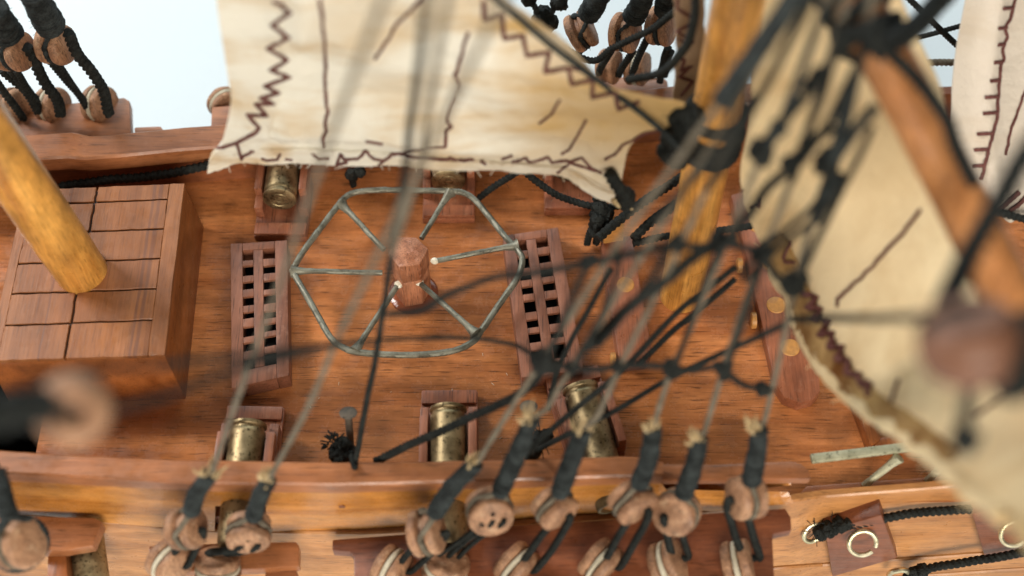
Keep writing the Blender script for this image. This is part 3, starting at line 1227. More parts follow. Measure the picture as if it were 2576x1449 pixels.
gS = patch([SY(*p) for p in Lp], [SY(*p) for p in Rp], [SY(*p) for p in Tp], [SY(*p) for p in Bp], 150, 90, sail_disp)
tk = SY(1720, 270)
ck = SY(535, 425)
sp_right = SY(1640, 300)
sp_fold = SY(700, 380)
M_SAIL = cloth('stained_sailcloth', (0.95, 0.90, 0.78), (0.66, 0.43, 0.17), [(tk.x, tk.y, tk.z, 27, 0.95), (SY(1450, 300).x, SY(1450, 300).y, SY(1450, 300).z, 8, .4), (sp_fold.x, sp_fold.y, sp_fold.z, 2.6, .6), (SY(900, 60).x, SY(900, 60).y, SY(900, 60).z, 9, .35), (SY(1000, 240).x, SY(1000, 240).y, SY(1000, 240).z, 7, .35)], 1.15)
staysail = thing('staysail', 'cream triangular sail with maroon zigzag stitching hanging over the deck', 'sail', (ck.x + 40, ck.y, ck.z))
mb = MB()
sheet(mb, gS, 0.45)
cl = mb.build('sail_cloth', M_SAIL, staysail, angle=60)
mb = MB()
rows = gS[-8:]
hem_g = [[p + V((0, 0.10 * noise.noise(p * 2), .25 * noise.noise(p * 1.4) if j == 0 else 0)) for p in r] for j, r in enumerate(rows)]
sheet(mb, hem_g, 0.5, 0.62)
hm = mb.build('hem', M_SAIL, staysail, angle=60)
mb = MB()
lh = [r[:20] for r in gS]
sheet(mb, lh, 0.4, 0.55)
hm2 = mb.build('side_hem', M_SAIL, staysail, angle=60)
B1 = bvh_of([cl, hm, hm2])
zz = half([(1375, 0), (1465, 60), (1370, 125), (1455, 185), (1345, 240), (1450, 300), (1360, 350), (1460, 385), (1330, 430), (1405, 465), (1310, 490), (1380, 520), (1285, 520), (1345, 580), (1245, 575), (1305, 640), (1290, 665), (1190, 715), (1100, 745)])
stitch(B1, zz, cl, .30)
stitch(B1, half([(1190, 715), (1205, 765), (1216, 800), (1222, 782), (1250, 772), (1276, 758)]), cl, .25)
stitch(B1, half([(1610, -10), (1625, 160), (1640, 300), (1632, 400), (1640, 500), (1650, 570), (1635, 610), (1638, 660), (1622, 690), (1628, 735)]), cl, .25, 4)
stitch(B1, half([(2120, -10), (2060, 60), (2000, 110), (1950, 200), (1885, 295)]), cl, .22, 3)
stitch(B1, half([(2355, 160), (2330, 250), (2300, 350), (2290, 380), (2310, 440), (2290, 490), (2265, 560), (2250, 610), (2275, 635), (2245, 660), (2240, 740)]), cl, .25, 4)
stitch(B1, half([(2240, 740), (2140, 745), (2040, 762), (1960, 790), (1890, 838)]), cl, .19)
stitch(B1, half([(1315, 795), (1345, 805), (1395, 800), (1410, 770)]), cl, .22)
stitch(B1, half([(1435, 798), (1470, 803)]), cl, .20)
stitch(B1, half([(1570, 770), (1600, 795), (1660, 795)]), cl, .22)
stitch(B1, half([(1695, 826), (1715, 770), (1730, 800), (1800, 795), (1840, 762), (1880, 795), (1930, 805), (1990, 770), (2060, 790), (2150, 800), (2240, 808), (2265, 790), (2290, 800), (2330, 812), (2380, 802)]), cl, .25)
stitch(B1, half([(1690, 826), (1745, 815), (1735, 795)]), cl, .25)
stitch(B1, half([(2420, 815), (2445, 822)]), cl, .25)
stitch(B1, half([(2525, 798), (2576, 780)]), cl, .25)
stitch(B1, half([(1840, 708), (1925, 722)]), cl, .22)
stitch(B1, half([(2435, 0), (2435, 90), (2530, 70), (2535, 190), (2576, 185), (2632, 172), (2650, 280), (2765, 260), (2742, 360), (2860, 340), (2878, 420), (2985, 400), (2978, 485), (3096, 460), (3110, 545), (3216, 505)]), cl, .32)
stitch(B1, half([(2860, 340), (2925, 355), (2965, 385)]), cl, .22)
t2 = lambda pts: half([(x + 2576, y) for x, y in pts])
stitch(B1, t2([(240, 500), (200, 570), (135, 620)]), cl, .20)
stitch(B1, t2([(370, 600), (330, 680), (290, 750), (245, 775)]), cl, .20, 3)
stitch(B1, t2([(0, 820), (30, 805), (70, 790), (85, 812), (110, 810), (180, 790), (200, 816), (270, 808), (290, 815), (350, 790), (400, 845), (450, 870)]), cl, .23)
stitch(B1, t2([(230, 866), (290, 820), (420, 858)]), cl, .22)
stitch(B1, t2([(470, 800), (520, 772), (550, 732), (620, 692), (680, 662), (760, 652)]), cl, .22, 3)
# loose fibres along the raw edge
mb = MB()
for i in range(0, 150, 3):
    for row in (-1, -8):
        p = gS[row][i]
        if rnd.random() < 0.7:
            d = V((rnd.gauss(0, .5), -.5 + rnd.gauss(0, .3), rnd.gauss(-.2 if row == -1 else .3, .4)))
            sweep(mb, [p + V((0, -.5, 0)), p + V((0, -.6, 0)) + d * .5, p + V((0, -.6, .1)) + d * rnd.uniform(.8, 1.5)], 0.06, 4)
tag(mb.build('loose_fibres', M_SAIL, staysail), None, None, None, 'stuff')
# frayed lower corner
mb = MB()
blob(mb, P(1542, 494, 40).lerp(SY(1542, 494), 1.0), 1.1, 2.0, (1.5, .6, .8))
mb.build('frayed_corner', M_SAIL, staysail)

# ---- narrow sail strip behind the mast
q = [PY(1686, -70, 143), PY(1775, -70, 143), PY(1772, 290, 139), PY(1694, 262, 139)]
M_SAILB = cloth('backlit_shade_sailcloth', (0.50, 0.37, 0.26), (0.34, 0.20, 0.11), [], 0.5)  # backlit shade is put into this darker cloth colour
s2 = thing('staysail', 'narrow stitched sail edge, its colour darkened as backlit, hanging behind the golden mast', 'sail', (q[2].x, q[2].y, q[2].z))
g2 = patch([q[0], q[0].lerp(q[3], .5) + V((.7, 0, 0)), q[3]], [q[1], q[2]], [q[0], q[1]], [q[3], q[2]], 24, 50, lambda p, u, v: V((0, .8 * noise.noise(p * .12), .0)) + V((.25 * noise.noise(p * .5), 0, 0)))
mb = MB()
sheet(mb, g2, .5)
c2 = mb.build('sail_cloth', M_SAILB, s2, angle=60)
B2 = bvh_of([c2])
stitch(B2, [(1705, -10), (1703, 20), (1752, 50), (1702, 78), (1744, 104), (1698, 140), (1722, 150), (1712, 176), (1740, 165), (1708, 192), (1742, 203), (1712, 240)], c2, .25)
stitch(B2, [(1700, 130), (1725, 110), (1708, 96)], c2, .19)

# ---- large square sail in front of the mast
Lq = [(1915, -90, 190), (1902, 100, 198), (1890, 280, 205), (1872, 440, 212), (1900, 560, 218), (1955, 680, 216), (2000, 775, 212), (2033, 845, 208), (2083, 925, 200), (2138, 982, 193), (2218, 1056, 180), (2328, 1142, 166), (2403, 1207, 156), (2453, 1255, 149), (2513, 1305, 142), (2630, 1405, 132)]
Rq = [(2232, -90, 190), (2318, 125, 190), (2362, 230, 188), (2425, 420, 184), (2510, 620, 177), (2620, 880, 163), (2720, 1150, 150)]
Tq = [(1915, -90, 190), (2080, -90, 196), (2232, -90, 190)]
Bq = [(2630, 1405, 132), (2690, 1290, 140), (2720, 1150, 150)]


def big_disp(p, u, v):
    n_ = V((-.75, -.6, .2))
    return n_ * (2.2 * math.sin(math.pi * u) * math.sin(math.pi * min(1, v * 1.1)) + 1.6 * noise.noise(p * .04) + .5 * noise.noise(p * .14))


gB = patch([PD(*p) for p in Lq], [PD(*p) for p in Rq], [PD(*p) for p in Tq], [PD(*p) for p in Bq], 90, 120, big_disp)
h1, h2 = PD(2150, 900, 195), PD(2300, 1080, 170)
M_SAIL2 = cloth('cream_sailcloth', (0.97, 0.79, 0.49), (0.56, 0.33, 0.11), [(PD(1960, 560, 216).x, PD(1960, 560, 216).y, PD(1960, 560, 216).z, 7, .5), (PD(2560, 1300, 138).x, PD(2560, 1300, 138).y, PD(2560, 1300, 138).z, 7, .7), (PD(2180, 420, 200).x, PD(2180, 420, 200).y, PD(2180, 420, 200).z, 14, .25)], 0.45)
square = thing('square_sail', 'large cream square sail with a brown stained stitched hem, beside the dowelled beam', 'sail', PD(2250, 1060, 178))
mb = MB()
sheet(mb, gB, .5)
cb = mb.build('sail_cloth', M_SAIL2, square, angle=60)
M_HEMB = cloth('brown_stained_hem', (0.60, 0.39, 0.16), (0.17, 0.066, 0.017), [], 1.3)
mb = MB()
hg = [r[0:14] for r in gB[40:97]]
hg = [[p + V((.15, .2, .3)) * noise.noise(p * .8) for p in r] for r in hg]
sheet(mb, hg, .5, .8)
hb = mb.build('hem', M_HEMB, square, angle=60)
mb = MB()
edge = [r[0] for r in gB[40:112]]
sweep(mb, crom([p + noise.noise_vector(p * .25) * .5 for p in edge], .6), lambda f, l: 1.0 + .35 * noise.noise(V((l * .25, 2, 0))), 10, wob=.25)
fuzz(mb, edge, 1.0, 90, 1.6, .06)
mb.build('rolled_edge', M_SAIL2, square)
B3 = bvh_of([cb, hb])
t4 = lambda pts: half([(x + 2576, y + 1449) for x, y in pts])
stitch(B3, t4([(1470, 30), (1540, 50), (1490, 100), (1560, 110), (1510, 160), (1600, 180), (1550, 240), (1620, 230), (1600, 300), (1670, 300), (1640, 360), (1700, 370), (1690, 430), (1740, 440), (1765, 490), (1790, 480), (1800, 540)]), cb, .46)
stitch(B3, [(1915, 500), (1912, 522), (1902, 512), (1886, 520)], cb, .22)
stitch(B3, [(1990, 610), (1972, 648), (1976, 660), (2000, 660)], cb, .25)
stitch(B3, [(1858, 425), (1850, 440), (1858, 470), (1868, 478)], cb, .25)
stitch(B3, t2([(2060, 1060), (1900, 1250), (1760, 1400), (1700, 1449), (1640, 1510), (1636, 1545)]), cb, .26, 4)
stitch(B3, [(2263, 955), (2252, 985), (2243, 1015)], cb, .25)
stitch(B3, [(2453, 1050), (2495, 1020), (2538, 995)], cb, .25)

# ---- sail at the edge, with a ladder of stitches
q = [PD(2444, -70, 222), PD(2680, -70, 222), PD(2680, 560, 232), PD(2470, 534, 232)]
Le = [PD(2444, -70, 222), PD(2420, 60, 223), PD(2404, 150, 225), PD(2396, 250, 226), PD(2402, 380, 229), PD(2470, 534, 232)]
M_SAIL3 = cloth('grey_sailcloth', (0.76, 0.68, 0.58), (0.52, 0.37, 0.20), [], 0.35)
s3 = thing('staysail', 'pale sail with a ladder of maroon stitches, beside the orange yard', 'sail', q[3])
g3 = patch(Le, [q[1], q[2]], [q[0], q[1]], [q[3], q[2]], 60, 90, lambda p, u, v: V((0, 1.6 * noise.noise(p * .05) - 2 * math.exp(-((u - .32) / .1) ** 2), 0)))
mb = MB()
sheet(mb, g3, .5)
c3 = mb.build('sail_cloth', M_SAIL3, s3, angle=60)
B4 = bvh_of([c3])
line = [(2535, -10), (2505, 90), (2480, 140), (2485, 190), (2465, 250), (2470, 290), (2455, 330), (2450, 400), (2445, 480), (2440, 520), (2435, 600), (2420, 660), (2395, 760), (2385, 820), (2360, 900)]
stitch(B4, t2(line), c3, .28, 3)
for a in [(2515, 40, 2468), (2485, 140, 2445), (2472, 222, 2443), (2462, 312, 2424), (2450, 405, 2405), (2445, 487, 2380), (2436, 567, 2372), (2415, 670, 2343), (2395, 750, 2325), (2382, 830, 2318)]:
    stitch(B4, t2([(a[0], a[1]), (a[2], a[1] + 4)]), c3, .31)
stitch(B4, t2([(2600, 430), (2576, 470), (2555, 520), (2540, 570), (2510, 640), (2500, 690), (2480, 780)]), c3, .22, 4)
stitch(B4, t2([(2552, 965), (2500, 1010), (2460, 1052)]), c3, .40)
stitch(B4, t2([(2590, 985), (2545, 1030), (2500, 1062)]), c3, .37)

# ================================================================== YARD
yard = thing('yard', 'thick orange brown yard lashed with black rope, crossing in front of the square sail', 'yard', PD(2560, 800, 158))
mb = MB()
pts = crom([PD(2080, -120, 172), PD(2292, 262, 166), PD(2410, 490, 162), PD(2490, 650, 160), PD(2660, 980, 155)], 2)
sweep(mb, pts, lambda f, l: 3.15 + .1 * noise.noise(V((l * .04, 0, 0))), 36)
mb.build('spar', M_YARD, yard)
mb = MB()
for k in range(7):
    f = (k + .6 * (k % 3)) / 7.6
    c = PD(2128 + 92 * f, -30 + 168 * f, 170.5 - 2.4 * f)
    d = (PD(2292, 262, 166) - PD(2080, -120, 172)).normalized()
    a = d.orthogonal().normalized()
    b = d.cross(a)
    rr = 3.6 + rnd.uniform(0, .5)
    sweep(mb, [c + (a * math.cos(t) + b * math.sin(t)) * rr + d * (math.sin(t + k) * 1.0) for t in [2 * math.pi * i / 26 for i in range(26)]], .62, 8, closed=True)
mb.build('lashing', M_ROPE, yard)

# ================================================================== RIGGING
def simple_rope(label, pts, r=0.55, fine=True, mat=None, name='rope', cat='rope', group=None, fz=0):
    mb = MB()
    rope(mb, pts, r, fine)
    if fz:
        fuzz(mb, crom(pts, 1.0), r, fz)
    o = mb.build(name, mat or M_ROPE)
    return tag(o, label, cat, group)


def deadeye(C, n, r, th, label, group, strop=None, holes=True, seed=0):
    n = n.normalized()
    o = thing('deadeye', label, 'deadeye', (C.x, C.y, C.z - r), group)
    mb = MB()
    s = th / 2
    prof = [(0, -s), (r * .80, -s), (r * .93, -s * .90), (r * .99, -s * .72), (r * 1.0, -s * .50), (r * .97, -s * .34), (r * .80, -s * .20), (r * .70, -s * .14), (r * .70, s * .14), (r * .80, s * .20), (r * .97, s * .34), (r * 1.0, s * .50), (r * .99, s * .72), (r * .93, s * .90), (r * .80, s), (0, s)]
    lathe(mb, C, n, prof, 30)
    dsc = mb.rough(0.12, .45, seed).rough(.07, 1.5, seed).build('disc', M_EYE, o)
    a = n.orthogonal().normalized()
    b = n.cross(a)
    if strop is not None:
        mb = MB()
        sweep(mb, [C + (a * math.cos(t) + b * math.sin(t)) * r * .88 for t in [2 * math.pi * i / 28 for i in range(28)]], r * .115, 8, 3, .3, 2, closed=True)
        mb.build('strop', strop, o)
    if holes:
        upv = (UPI - n * UPI.dot(n)).normalized()
        sv = n.cross(upv)
        for (i, j) in ((0, .38), (-.38, -.22), (.38, -.22)):
            c = C + (sv * i + upv * j) * r
            sgn = 1 if n.dot(CAM - C) > 0 else -1
            m = MB()
            lathe(m, c + n * (s * sgn - .25 * sgn), n * sgn, [(r * .11, 0), (r * .11, .29), (r * .09, .31), (0, .27)], 12)
            m.build('lanyard_hole', M_DARK, dsc)  # small black disc painting the shade inside a bored hole
    return o


def lanyard(U, nU, rU, Lw, nL, rL, label, group, k=3, r=.48):
    o = thing('lanyard', label, 'lanyard', Lw, group)
    for i in range(k):
        f = (i - (k - 1) / 2) / max(1, (k - 1) / 2) if k > 1 else 0
        su = nU if nU.dot(BACK) > 0 else -nU
        sl = nL if nL.dot(BACK) > 0 else -nL
        A = U + RIGHT * f * rU * (.45 if k == 3 else .72) + su * (rU * .52) - UPI * rU * .15
        B = Lw + RIGHT * f * rL * (.5 if k == 3 else .8) + sl * (rL * .55) + UPI * rL * .15
        mid = A.lerp(B, .5) + V((rnd.uniform(-.4, .4), rnd.uniform(-.4, .4), rnd.uniform(-.3, .3)))
        mb = MB()
        rope(mb, [A - su * rU * .5, A, mid, B, B - sl * rL * .4], r * rnd.uniform(.9, 1.1))
        fuzz(mb, crom([A, mid, B], 1), r, 9, .9)
        mb.build('strand', M_ROPE, o)
    return o


def shroud(path, seiz, eye, rEye, nEye, label, group, r=.40, fray=True, mat=None, sr=1.55, served=None):
    """thread from the deadeye upwards, with a wound seizing above the deadeye"""
    o = thing('shroud', label, 'shroud', seiz[0], group)
    mb = MB()
    q = crom([seiz[-1]] + path, 1.2)
    sweep(mb, q, r, 9, 2, .25, r * 8)
    mb.build('thread', mat or M_THREAD, o)
    mb = MB()
    q = crom(seiz, .16)
    ph = rnd.random() * 10
    core = lambda f, l: (sr - .22) * (1.0 - .20 * f + .16 * noise.noise(V((l * .6, ph, 0)))) * (1 if f > .06 else .8)
    sweep(mb, q, core, 10)
    hx, acc, nx = [], 0.0, (q[1] - q[0]).orthogonal().normalized()
    for i in range(1, len(q) - 1):
        d = (q[i + 1] - q[i - 1]).normalized()
        nx = (nx - d * nx.dot(d)).normalized()
        ny = d.cross(nx)
        step = (q[i] - q[i - 1]).length
        for j in range(5):
            acc += step / 5 / (.46 + .14 * math.sin(ph + i * .21)) * 2 * math.pi
            f = i / len(q)
            rr = core(f, acc / 12) + .12 + .10 * noise.noise(V((acc * .3, ph, 2)))
            hx.append(q[i].lerp(q[i + 1], j / 5) + (nx * math.cos(acc) + ny * math.sin(acc)) * rr + d * .12 * noise.noise(V((acc * .15, 4, ph))))
    sweep(mb, hx, .23, 6)
    fuzz(mb, q, sr, 26, 1.1)
    mb.build('seizing', M_SEIZE, o)
    # legs of the loop running round the deadeye
    a = nEye.orthogonal().normalized()
    upv = (seiz[0] - eye)
    upv = (upv - nEye * upv.dot(nEye)).normalized()
    sv = nEye.cross(upv)
    mb = MB()
    loop = [seiz[0] + sv * .5] + [eye + (upv * math.cos(t) + sv * math.sin(t)) * rEye * .86 for t in [0.75 + i * .25 for i in range(20)]] + [seiz[0] - sv * .5]
    sweep(mb, crom(loop, .3), rEye * .115, 9, 3, .5, 2.2)
    fuzz(mb, loop, .4, 10, .9)
    mb.build('loop', M_THREAD if mat is None else M_SEIZE, o)
    if fray:
        mb = MB()
        e = seiz[-1]
        d = (seiz[-1] - seiz[-2]).normalized()
        for i in range(16):
            off = V((rnd.gauss(-.5, .55), rnd.gauss(0, .4), rnd.gauss(0, .4)))
            s = e - d * .8 + off * .7
            t = e + d * rnd.uniform(.6, 2.3) + off * 1.7
            sweep(mb, [s, s.lerp(t, .5) + off * .2, t], lambda f, l: .30 * (1.2 - f), 5)
        mb.build('frayed_end', M_TAN, o)
    if served:
        mb = MB()
        q = crom(served, .5)
        sweep(mb, q, lambda f, l: 1.25 * (1 + .05 * math.sin(l * 7)), 12, wob=.12)
        mb.build('serving', M_SEIZE, o)
    return o


NEARG = 'deadeyes outside the orange hull side'
ORD = ['first', 'second', 'third', 'fourth', 'fifth', 'sixth', 'seventh', 'eighth']
near = [
    # upper px, axis, lower px, seizing px, shroud px path, plane
    ((468, 1330), CV(.92, .12, .38), (428, 1412), [(484, 1285), (500, 1236), (536, 1190)], [(625, 924), (700, 724), (800, 432), (925, 100), (990, -70)], LG, 3.4, 'u'),
    ((625, 1338), CV(.10, -.80, .6), (548, 1428), [(640, 1300), (658, 1245), (680, 1203)], [(775, 1024), (850, 849), (910, 724), (1055, 425), (1220, 90), (1300, -70)], LG, 3.7, 'u'),
    ((1072, 1338), CV(.95, .2, .25), (985, 1432), [(1092, 1292), (1140, 1222), (1200, 1162)], [(1339, 943), (1479, 729), (1586, 568), (1697, 413), (1815, 252), (2015, -30)], RG, 3.9, 'u'),
    ((1232, 1285), CV(.15, -.55, .8), (1122, 1428), [(1256, 1240), (1300, 1142), (1338, 1050)], [(1372, 1031), (1427, 942), (1582, 695), (1730, 458), (1827, 303), (2020, -30)], RG, 3.8, 'u'),
    ((1395, 1275), CV(.55, -.70, .45), (1300, 1422), [(1406, 1242), (1438, 1152), (1470, 1075)], [(1501, 1050), (1567, 906), (1685, 673), (1778, 476), (1882, 292), (2050, -30)], RG, 3.5, 'u'),
    ((1592, 1260), CV(.50, -.72, .45), (1512, 1414), [(1604, 1220), (1630, 1152), (1642, 1072)], [(1682, 954), (1752, 791), (1834, 594), (1904, 421), (1963, 310), (2070, 20), (2090, -40)], RG, 3.7, 'u'),
    ((1702, 1288), CV(-.45, -.2, .87), (1682, 1416), [(1716, 1245), (1744, 1165), (1758, 1098)], [(1772, 1086), (1833, 887), (1896, 703), (1989, 458), (2037, 310), (2110, 60), (2135, -40)], RG, 3.7, 'u'),
    ((1878, 1250), CV(-.93, -.1, .33), (1858, 1416), [(1886, 1212), (1900, 1142), (1908, 1074)], [(1921, 1064), (1951, 943), (2014, 666), (2062, 495), (2129, 273), (2190, 20), (2205, -40)], RG, 3.6, 'u'),
]
for i, (u_, n_, l_, sz, path, pl, r_, _) in enumerate(near):
    w = ORD[7 - i]
    U = pl(*u_)
    Lw = PY(l_[0], l_[1], 78.5)
    nl = (CV(.7, -.5, .4), CV(.05, .9, .35), CV(.85, -.4, .3), CV(.25, .75, .5), CV(.68, -.62, .3), CV(.70, -.60, .3), CV(.8, .35, .45), CV(.93, .25, .3))[i]
    deadeye(U, n_, r_ * .95, 4.6, 'upper wooden deadeye outside the orange hull, %s along from the brass railing' % w, NEARG, None, i in (1, 3), i * 3.1)
    deadeye(Lw, nl, 3.7, 4.6, 'lower pale-stropped deadeye on the channel, %s along from the brass railing' % w, NEARG, M_STROPW, False, i * 5.3)
    lanyard(U, n_, r_, Lw, nl, 3.6, 'black lanyard joining the %s pair of deadeyes from the brass railing' % w, 'lanyards of the deadeyes', 3 if i == 3 else 2, .40 if i == 3 else .54)
    lift = BACK * 1.0
    serv = [pl(1812, 258), pl(1900, 135), pl(2015, -30)] if i == 2 else None
    shroud([pl(*p) for p in path], [pl(*p) + lift for p in sz], U, r_, n_, 'grey shroud thread with wound black seizing above the %s deadeye from the brass railing' % w, 'shrouds of the orange hull side', sr=1.3 if i < 2 else 1.42, served=serv, fray=True)

# big soft deadeye at the short channel
U = PY(48, 1368, 76)
deadeye(U, CV(.80, .15, .5), 3.9, 5.0, 'pale worn deadeye hanging over the short channel below the hatch block', NEARG, M_THREAD, False, 9.0)
shroud([LG(-30, 1120), LG(-90, 1000)], [PY(30, 1300, 77) + BACK, PY(18, 1250, 79) + BACK, LG(-5, 1180)], U, 4.6, CV(.45, -.1, .85), 'black shroud end above the pale worn deadeye', 'shrouds of the orange hull side', fray=False, sr=1.3, mat=M_ROPE)

# ---- far side, beyond the hatch block
FG = 'deadeyes against the white backdrop'
farset = [
    ((140, 112), CV(.95, -.15, .28), (250, 262), [(132, 72), (108, 30), (80, -22)], [(40, -90)], 164.5, 'nearest the staysail'),
    ((34, 128), CV(.90, -.1, .35), (132, 266), [(22, 90), (2, 55), (-16, 20)], [(-60, -40)], 163.0, 'next to the one nearest the staysail'),
]
for i, (u_, n_, l_, sz, path, y, w) in enumerate(farset):
    U = PY(*u_, y)
    Lw = PY(*l_, 168.5)
    nl = CV(.88, -.15, .42)
    deadeye(U, n_, 3.6, 5.0, 'upper deadeye against the white backdrop, %s' % w, FG, None, False, 20 + i)
    deadeye(Lw, nl, 3.6, 4.0, 'lower stropped deadeye against the white backdrop, %s' % w, FG, M_STROPW, False, 25 + i)
    shroud([PY(*p, y - 6) for p in path], [PY(*p, y - 1 - j * 1.2) for j, p in enumerate(sz)], U, 3.7, n_, 'black wound shroud end above the backdrop deadeye %s' % w, 'shrouds against the backdrop', sr=2.6, fray=(i == 0), mat=M_ROPE)
    o = thing('lanyard', 'black lanyard of the backdrop deadeye %s' % w, 'lanyard', Lw, 'lanyards of the deadeyes')
    for (a, b, yy, r) in (((u_[0] - 12, u_[1] + 45), (l_[0] - 38, l_[1] - 8), 166, .62), ((u_[0] + 6, u_[1] + 48), (l_[0] - 30, l_[1] + 10), 166, .62)):
        mb = MB()
        rope(mb, [PY(*a, y), PY(*b, 166.5)], r)
        mb.build('strand', M_ROPE, o)
    mb = MB()
    a = [(u_[0] + 30, u_[1] - 30), (u_[0] + 60, u_[1] + 30), (l_[0] + 8, l_[1] - 40), (l_[0] + 24, l_[1] + 24)] if i == 0 else [(u_[0] + 34, u_[1] - 10), (l_[0] - 25, l_[1] - 70), (l_[0] + 8, l_[1] - 20), (l_[0] + 22, l_[1] + 24)]
    rope(mb, [PY(x, yy_, 162.5 + j * .3) for j, (x, yy_) in enumerate(a)], .95)
    mb.build('strand', M_ROPE, o)
Lw = PY(40, 268, 168)
deadeye(Lw, CV(.6, -.2, .6), 3.6, 4, 'dark lower deadeye against the backdrop behind the hatch mast', FG, None, False, 31)
for j, (a, b) in enumerate((((0, 178), (90, 250)), ((-10, 205), (60, 300)), ((30, 180), (95, 282)))):
    simple_rope(('middle black lanyard strand behind the hatch mast', 'lowest black lanyard strand behind the hatch mast', 'black lanyard strand behind the hatch mast, ending by the stropped deadeye')[j], [PY(*a, 164), PY((a[0] + b[0]) / 2 + 2, (a[1] + b[1]) / 2, 164.5), PY(*b, 165)], .7, True, None, 'lanyard', 'lanyard', 'lanyard strands behind the hatch mast')
Lw = PY(566, 262, 172)
deadeye(Lw, CV(.5, -.5, .5), 3.3, 3.6, 'lower deadeye half hidden behind the staysail edge', FG, M_STROPW, False, 33)

# ---- far side, behind the staysail's rope
fr = [
    ((1462, 78), CV(.85, .35, .3), [(1478, 40), (1500, 5), (1520, -40)], 'first'),
    ((1572, 82), CV(.85, -.2, .4), [(1592, 48), (1612, 8), (1625, -40)], 'second'),
    ((1664, 66), CV(.85, -.2, .4), [(1672, 30), (1680, 0), (1690, -40)], 'third'),
]
for i, (u_, n_, sz, w) in enumerate(fr):
    U = PY(*u_, 168)
    deadeye(U, n_, 3.5, 4.2, 'upper deadeye beyond the staysail rope, %s counting towards the golden mast' % w, FG, None, False, 40 + i)
    shroud([PY(sz[-1][0] + 40, -120, 160)], [PY(*p, 167 - j) for j, p in enumerate(sz)], U, 3.5, n_, 'black wound shroud end beyond the staysail, %s towards the golden mast' % w, 'shrouds against the backdrop', sr=2.0, fray=False, mat=M_ROPE)
for i, (x, y) in enumerate(((1532, 168), (1604, 172))):
    deadeye(PY(x, y, 173), CV(.9, -.2, .4), 3.3, 3.6, 'lower deadeye beyond the staysail rope, %s towards the golden mast' % ORD[i], FG, M_STROPW if i else None, False, 50 + i)
fl = [((1548, 110), (1506, 185)), ((1592, 130), (1555, 190)), ((1648, 60), (1585, 195)), ((1690, 130), (1672, 190)), ((1682, 120), (1660, 205)), ((1470, 118), (1452, 140))]
for k, (a, b) in enumerate(fl):
    simple_rope(('black lanyard strand just below the first deadeye pair beyond the staysail', 'black lanyard strand under the second deadeye beyond the staysail', 'long black lanyard strand between the second and third deadeyes beyond the staysail', 'black lanyard strand under the third deadeye, at the edge of the narrow sail', 'black lanyard strand under the third deadeye, ending on the channel', 'short black lanyard strand under the first deadeye by the stay')[k], [PY(*a, 168), PY((a[0] + b[0]) / 2 - 3, (a[1] + b[1]) / 2, 169.5), PY(*b, 171)], .62, True, None, 'lanyard', 'lanyard', 'lanyard strands beyond the staysail')
mb = MB()
for (x, y, s) in ((1368, 50, 2.3), (1408, 6, 1.6), (1330, -8, 1.5)):
    m = MB()
    blob(m, PY(x, y, 165), s, x * .1)
    tag(m.build('knot', M_ROPE), {1368: 'largest black ratline knot against the backdrop above the stay', 1408: 'black ratline knot beside the first deadeye beyond the stay', 1330: 'smallest black ratline knot above the stay'}[x], 'knot', 'knots above the staysail rope')
simple_rope('thin grey ratline above the staysail rope', [PY(1280, -14, 165), PY(1330, 0, 165), PY(1368, 50, 165), PY(1400, 10, 165), PY(1425, -30, 164)], .5, True, M_SEIZE)
simple_rope('black rope crossing the backdrop deadeyes beside the golden mast', [PY(1350, 72, 164), PY(1480, 150, 160), PY(1545, 118, 158), PY(1640, 70, 156), PY(1740, -6, 154)], .55)
simple_rope('black rope hanging down the edge of the narrow sail', [PY(1752, -30, 134), PY(1746, 40, 135), PY(1726, 112, 136), PY(1690, 160, 138), PY(1650, 188, 140), PY(1578, 200, 142)], .62)

# ---- stay along the staysail
simple_rope('thin dark stay running along the top edge of the staysail', [SY(1080, -150) - V((0, 1.2, 0)), SY(1288, 14) - V((0, 1.4, 0)), SY(1408, 109) - V((0, 1.6, 0)), SY(1528, 199) - V((0, 1.6, 0)), SY(1665, 302) - V((0, 2, 0)), SY(1720, 330) - V((0, 4, 0))], .42, True, M_SEIZE, 'stay', 'stay')

# ---- mast lashing
mb_obj = thing('mast_lashing', 'black rope bound round the golden mast at the staysail corner', 'lashing', PY(1790, 420, 129))


def ring_at(h, rad, tube, tilt, seed):
    c = V((bA.x, bA.y + .3, h))
    pts = []
    for i in range(40):
        t = 2 * math.pi * i / 40
        pts.append(c + V((math.cos(t) * rad, math.sin(t) * rad, tilt * math.cos(t) + .15 * math.sin(3 * t + seed))))
    m = MB()
    sweep(m, pts, tube, 9, 3, .4, tube * 7, closed=True)
    m.build('turn', M_ROPE, mb_obj)


def mast_h(py):
    return PY(1790, py, bA.y - 3.4).z


for k, py in enumerate((330, 338, 372, 380, 388, 395, 403, 410, 416)):
    ring_at(mast_h(py), 4.15 + rnd.uniform(0, .35), .55, rnd.uniform(-.5, .3), k)
for k, (x, y, s) in enumerate(((1725, 300, 2.5), (1716, 345, 2.9), (1700, 372, 2.6), (1738, 285, 1.7), (1705, 395, 1.8), (1850, 345, 1.4))):
    m = MB()
    blob(m, PY(x, y, bA.y - 4.5), s, k * 1.7)
    m.build('knot', M_ROPE, mb_obj)
m = MB()
fuzz(m, [PY(1725, 300, bA.y - 5), PY(1740, 275, bA.y - 4.5), PY(1700, 360, bA.y - 5)], 2.2, 30, 1.6, .05)
m.build('loose_ends', M_ROPE, mb_obj)

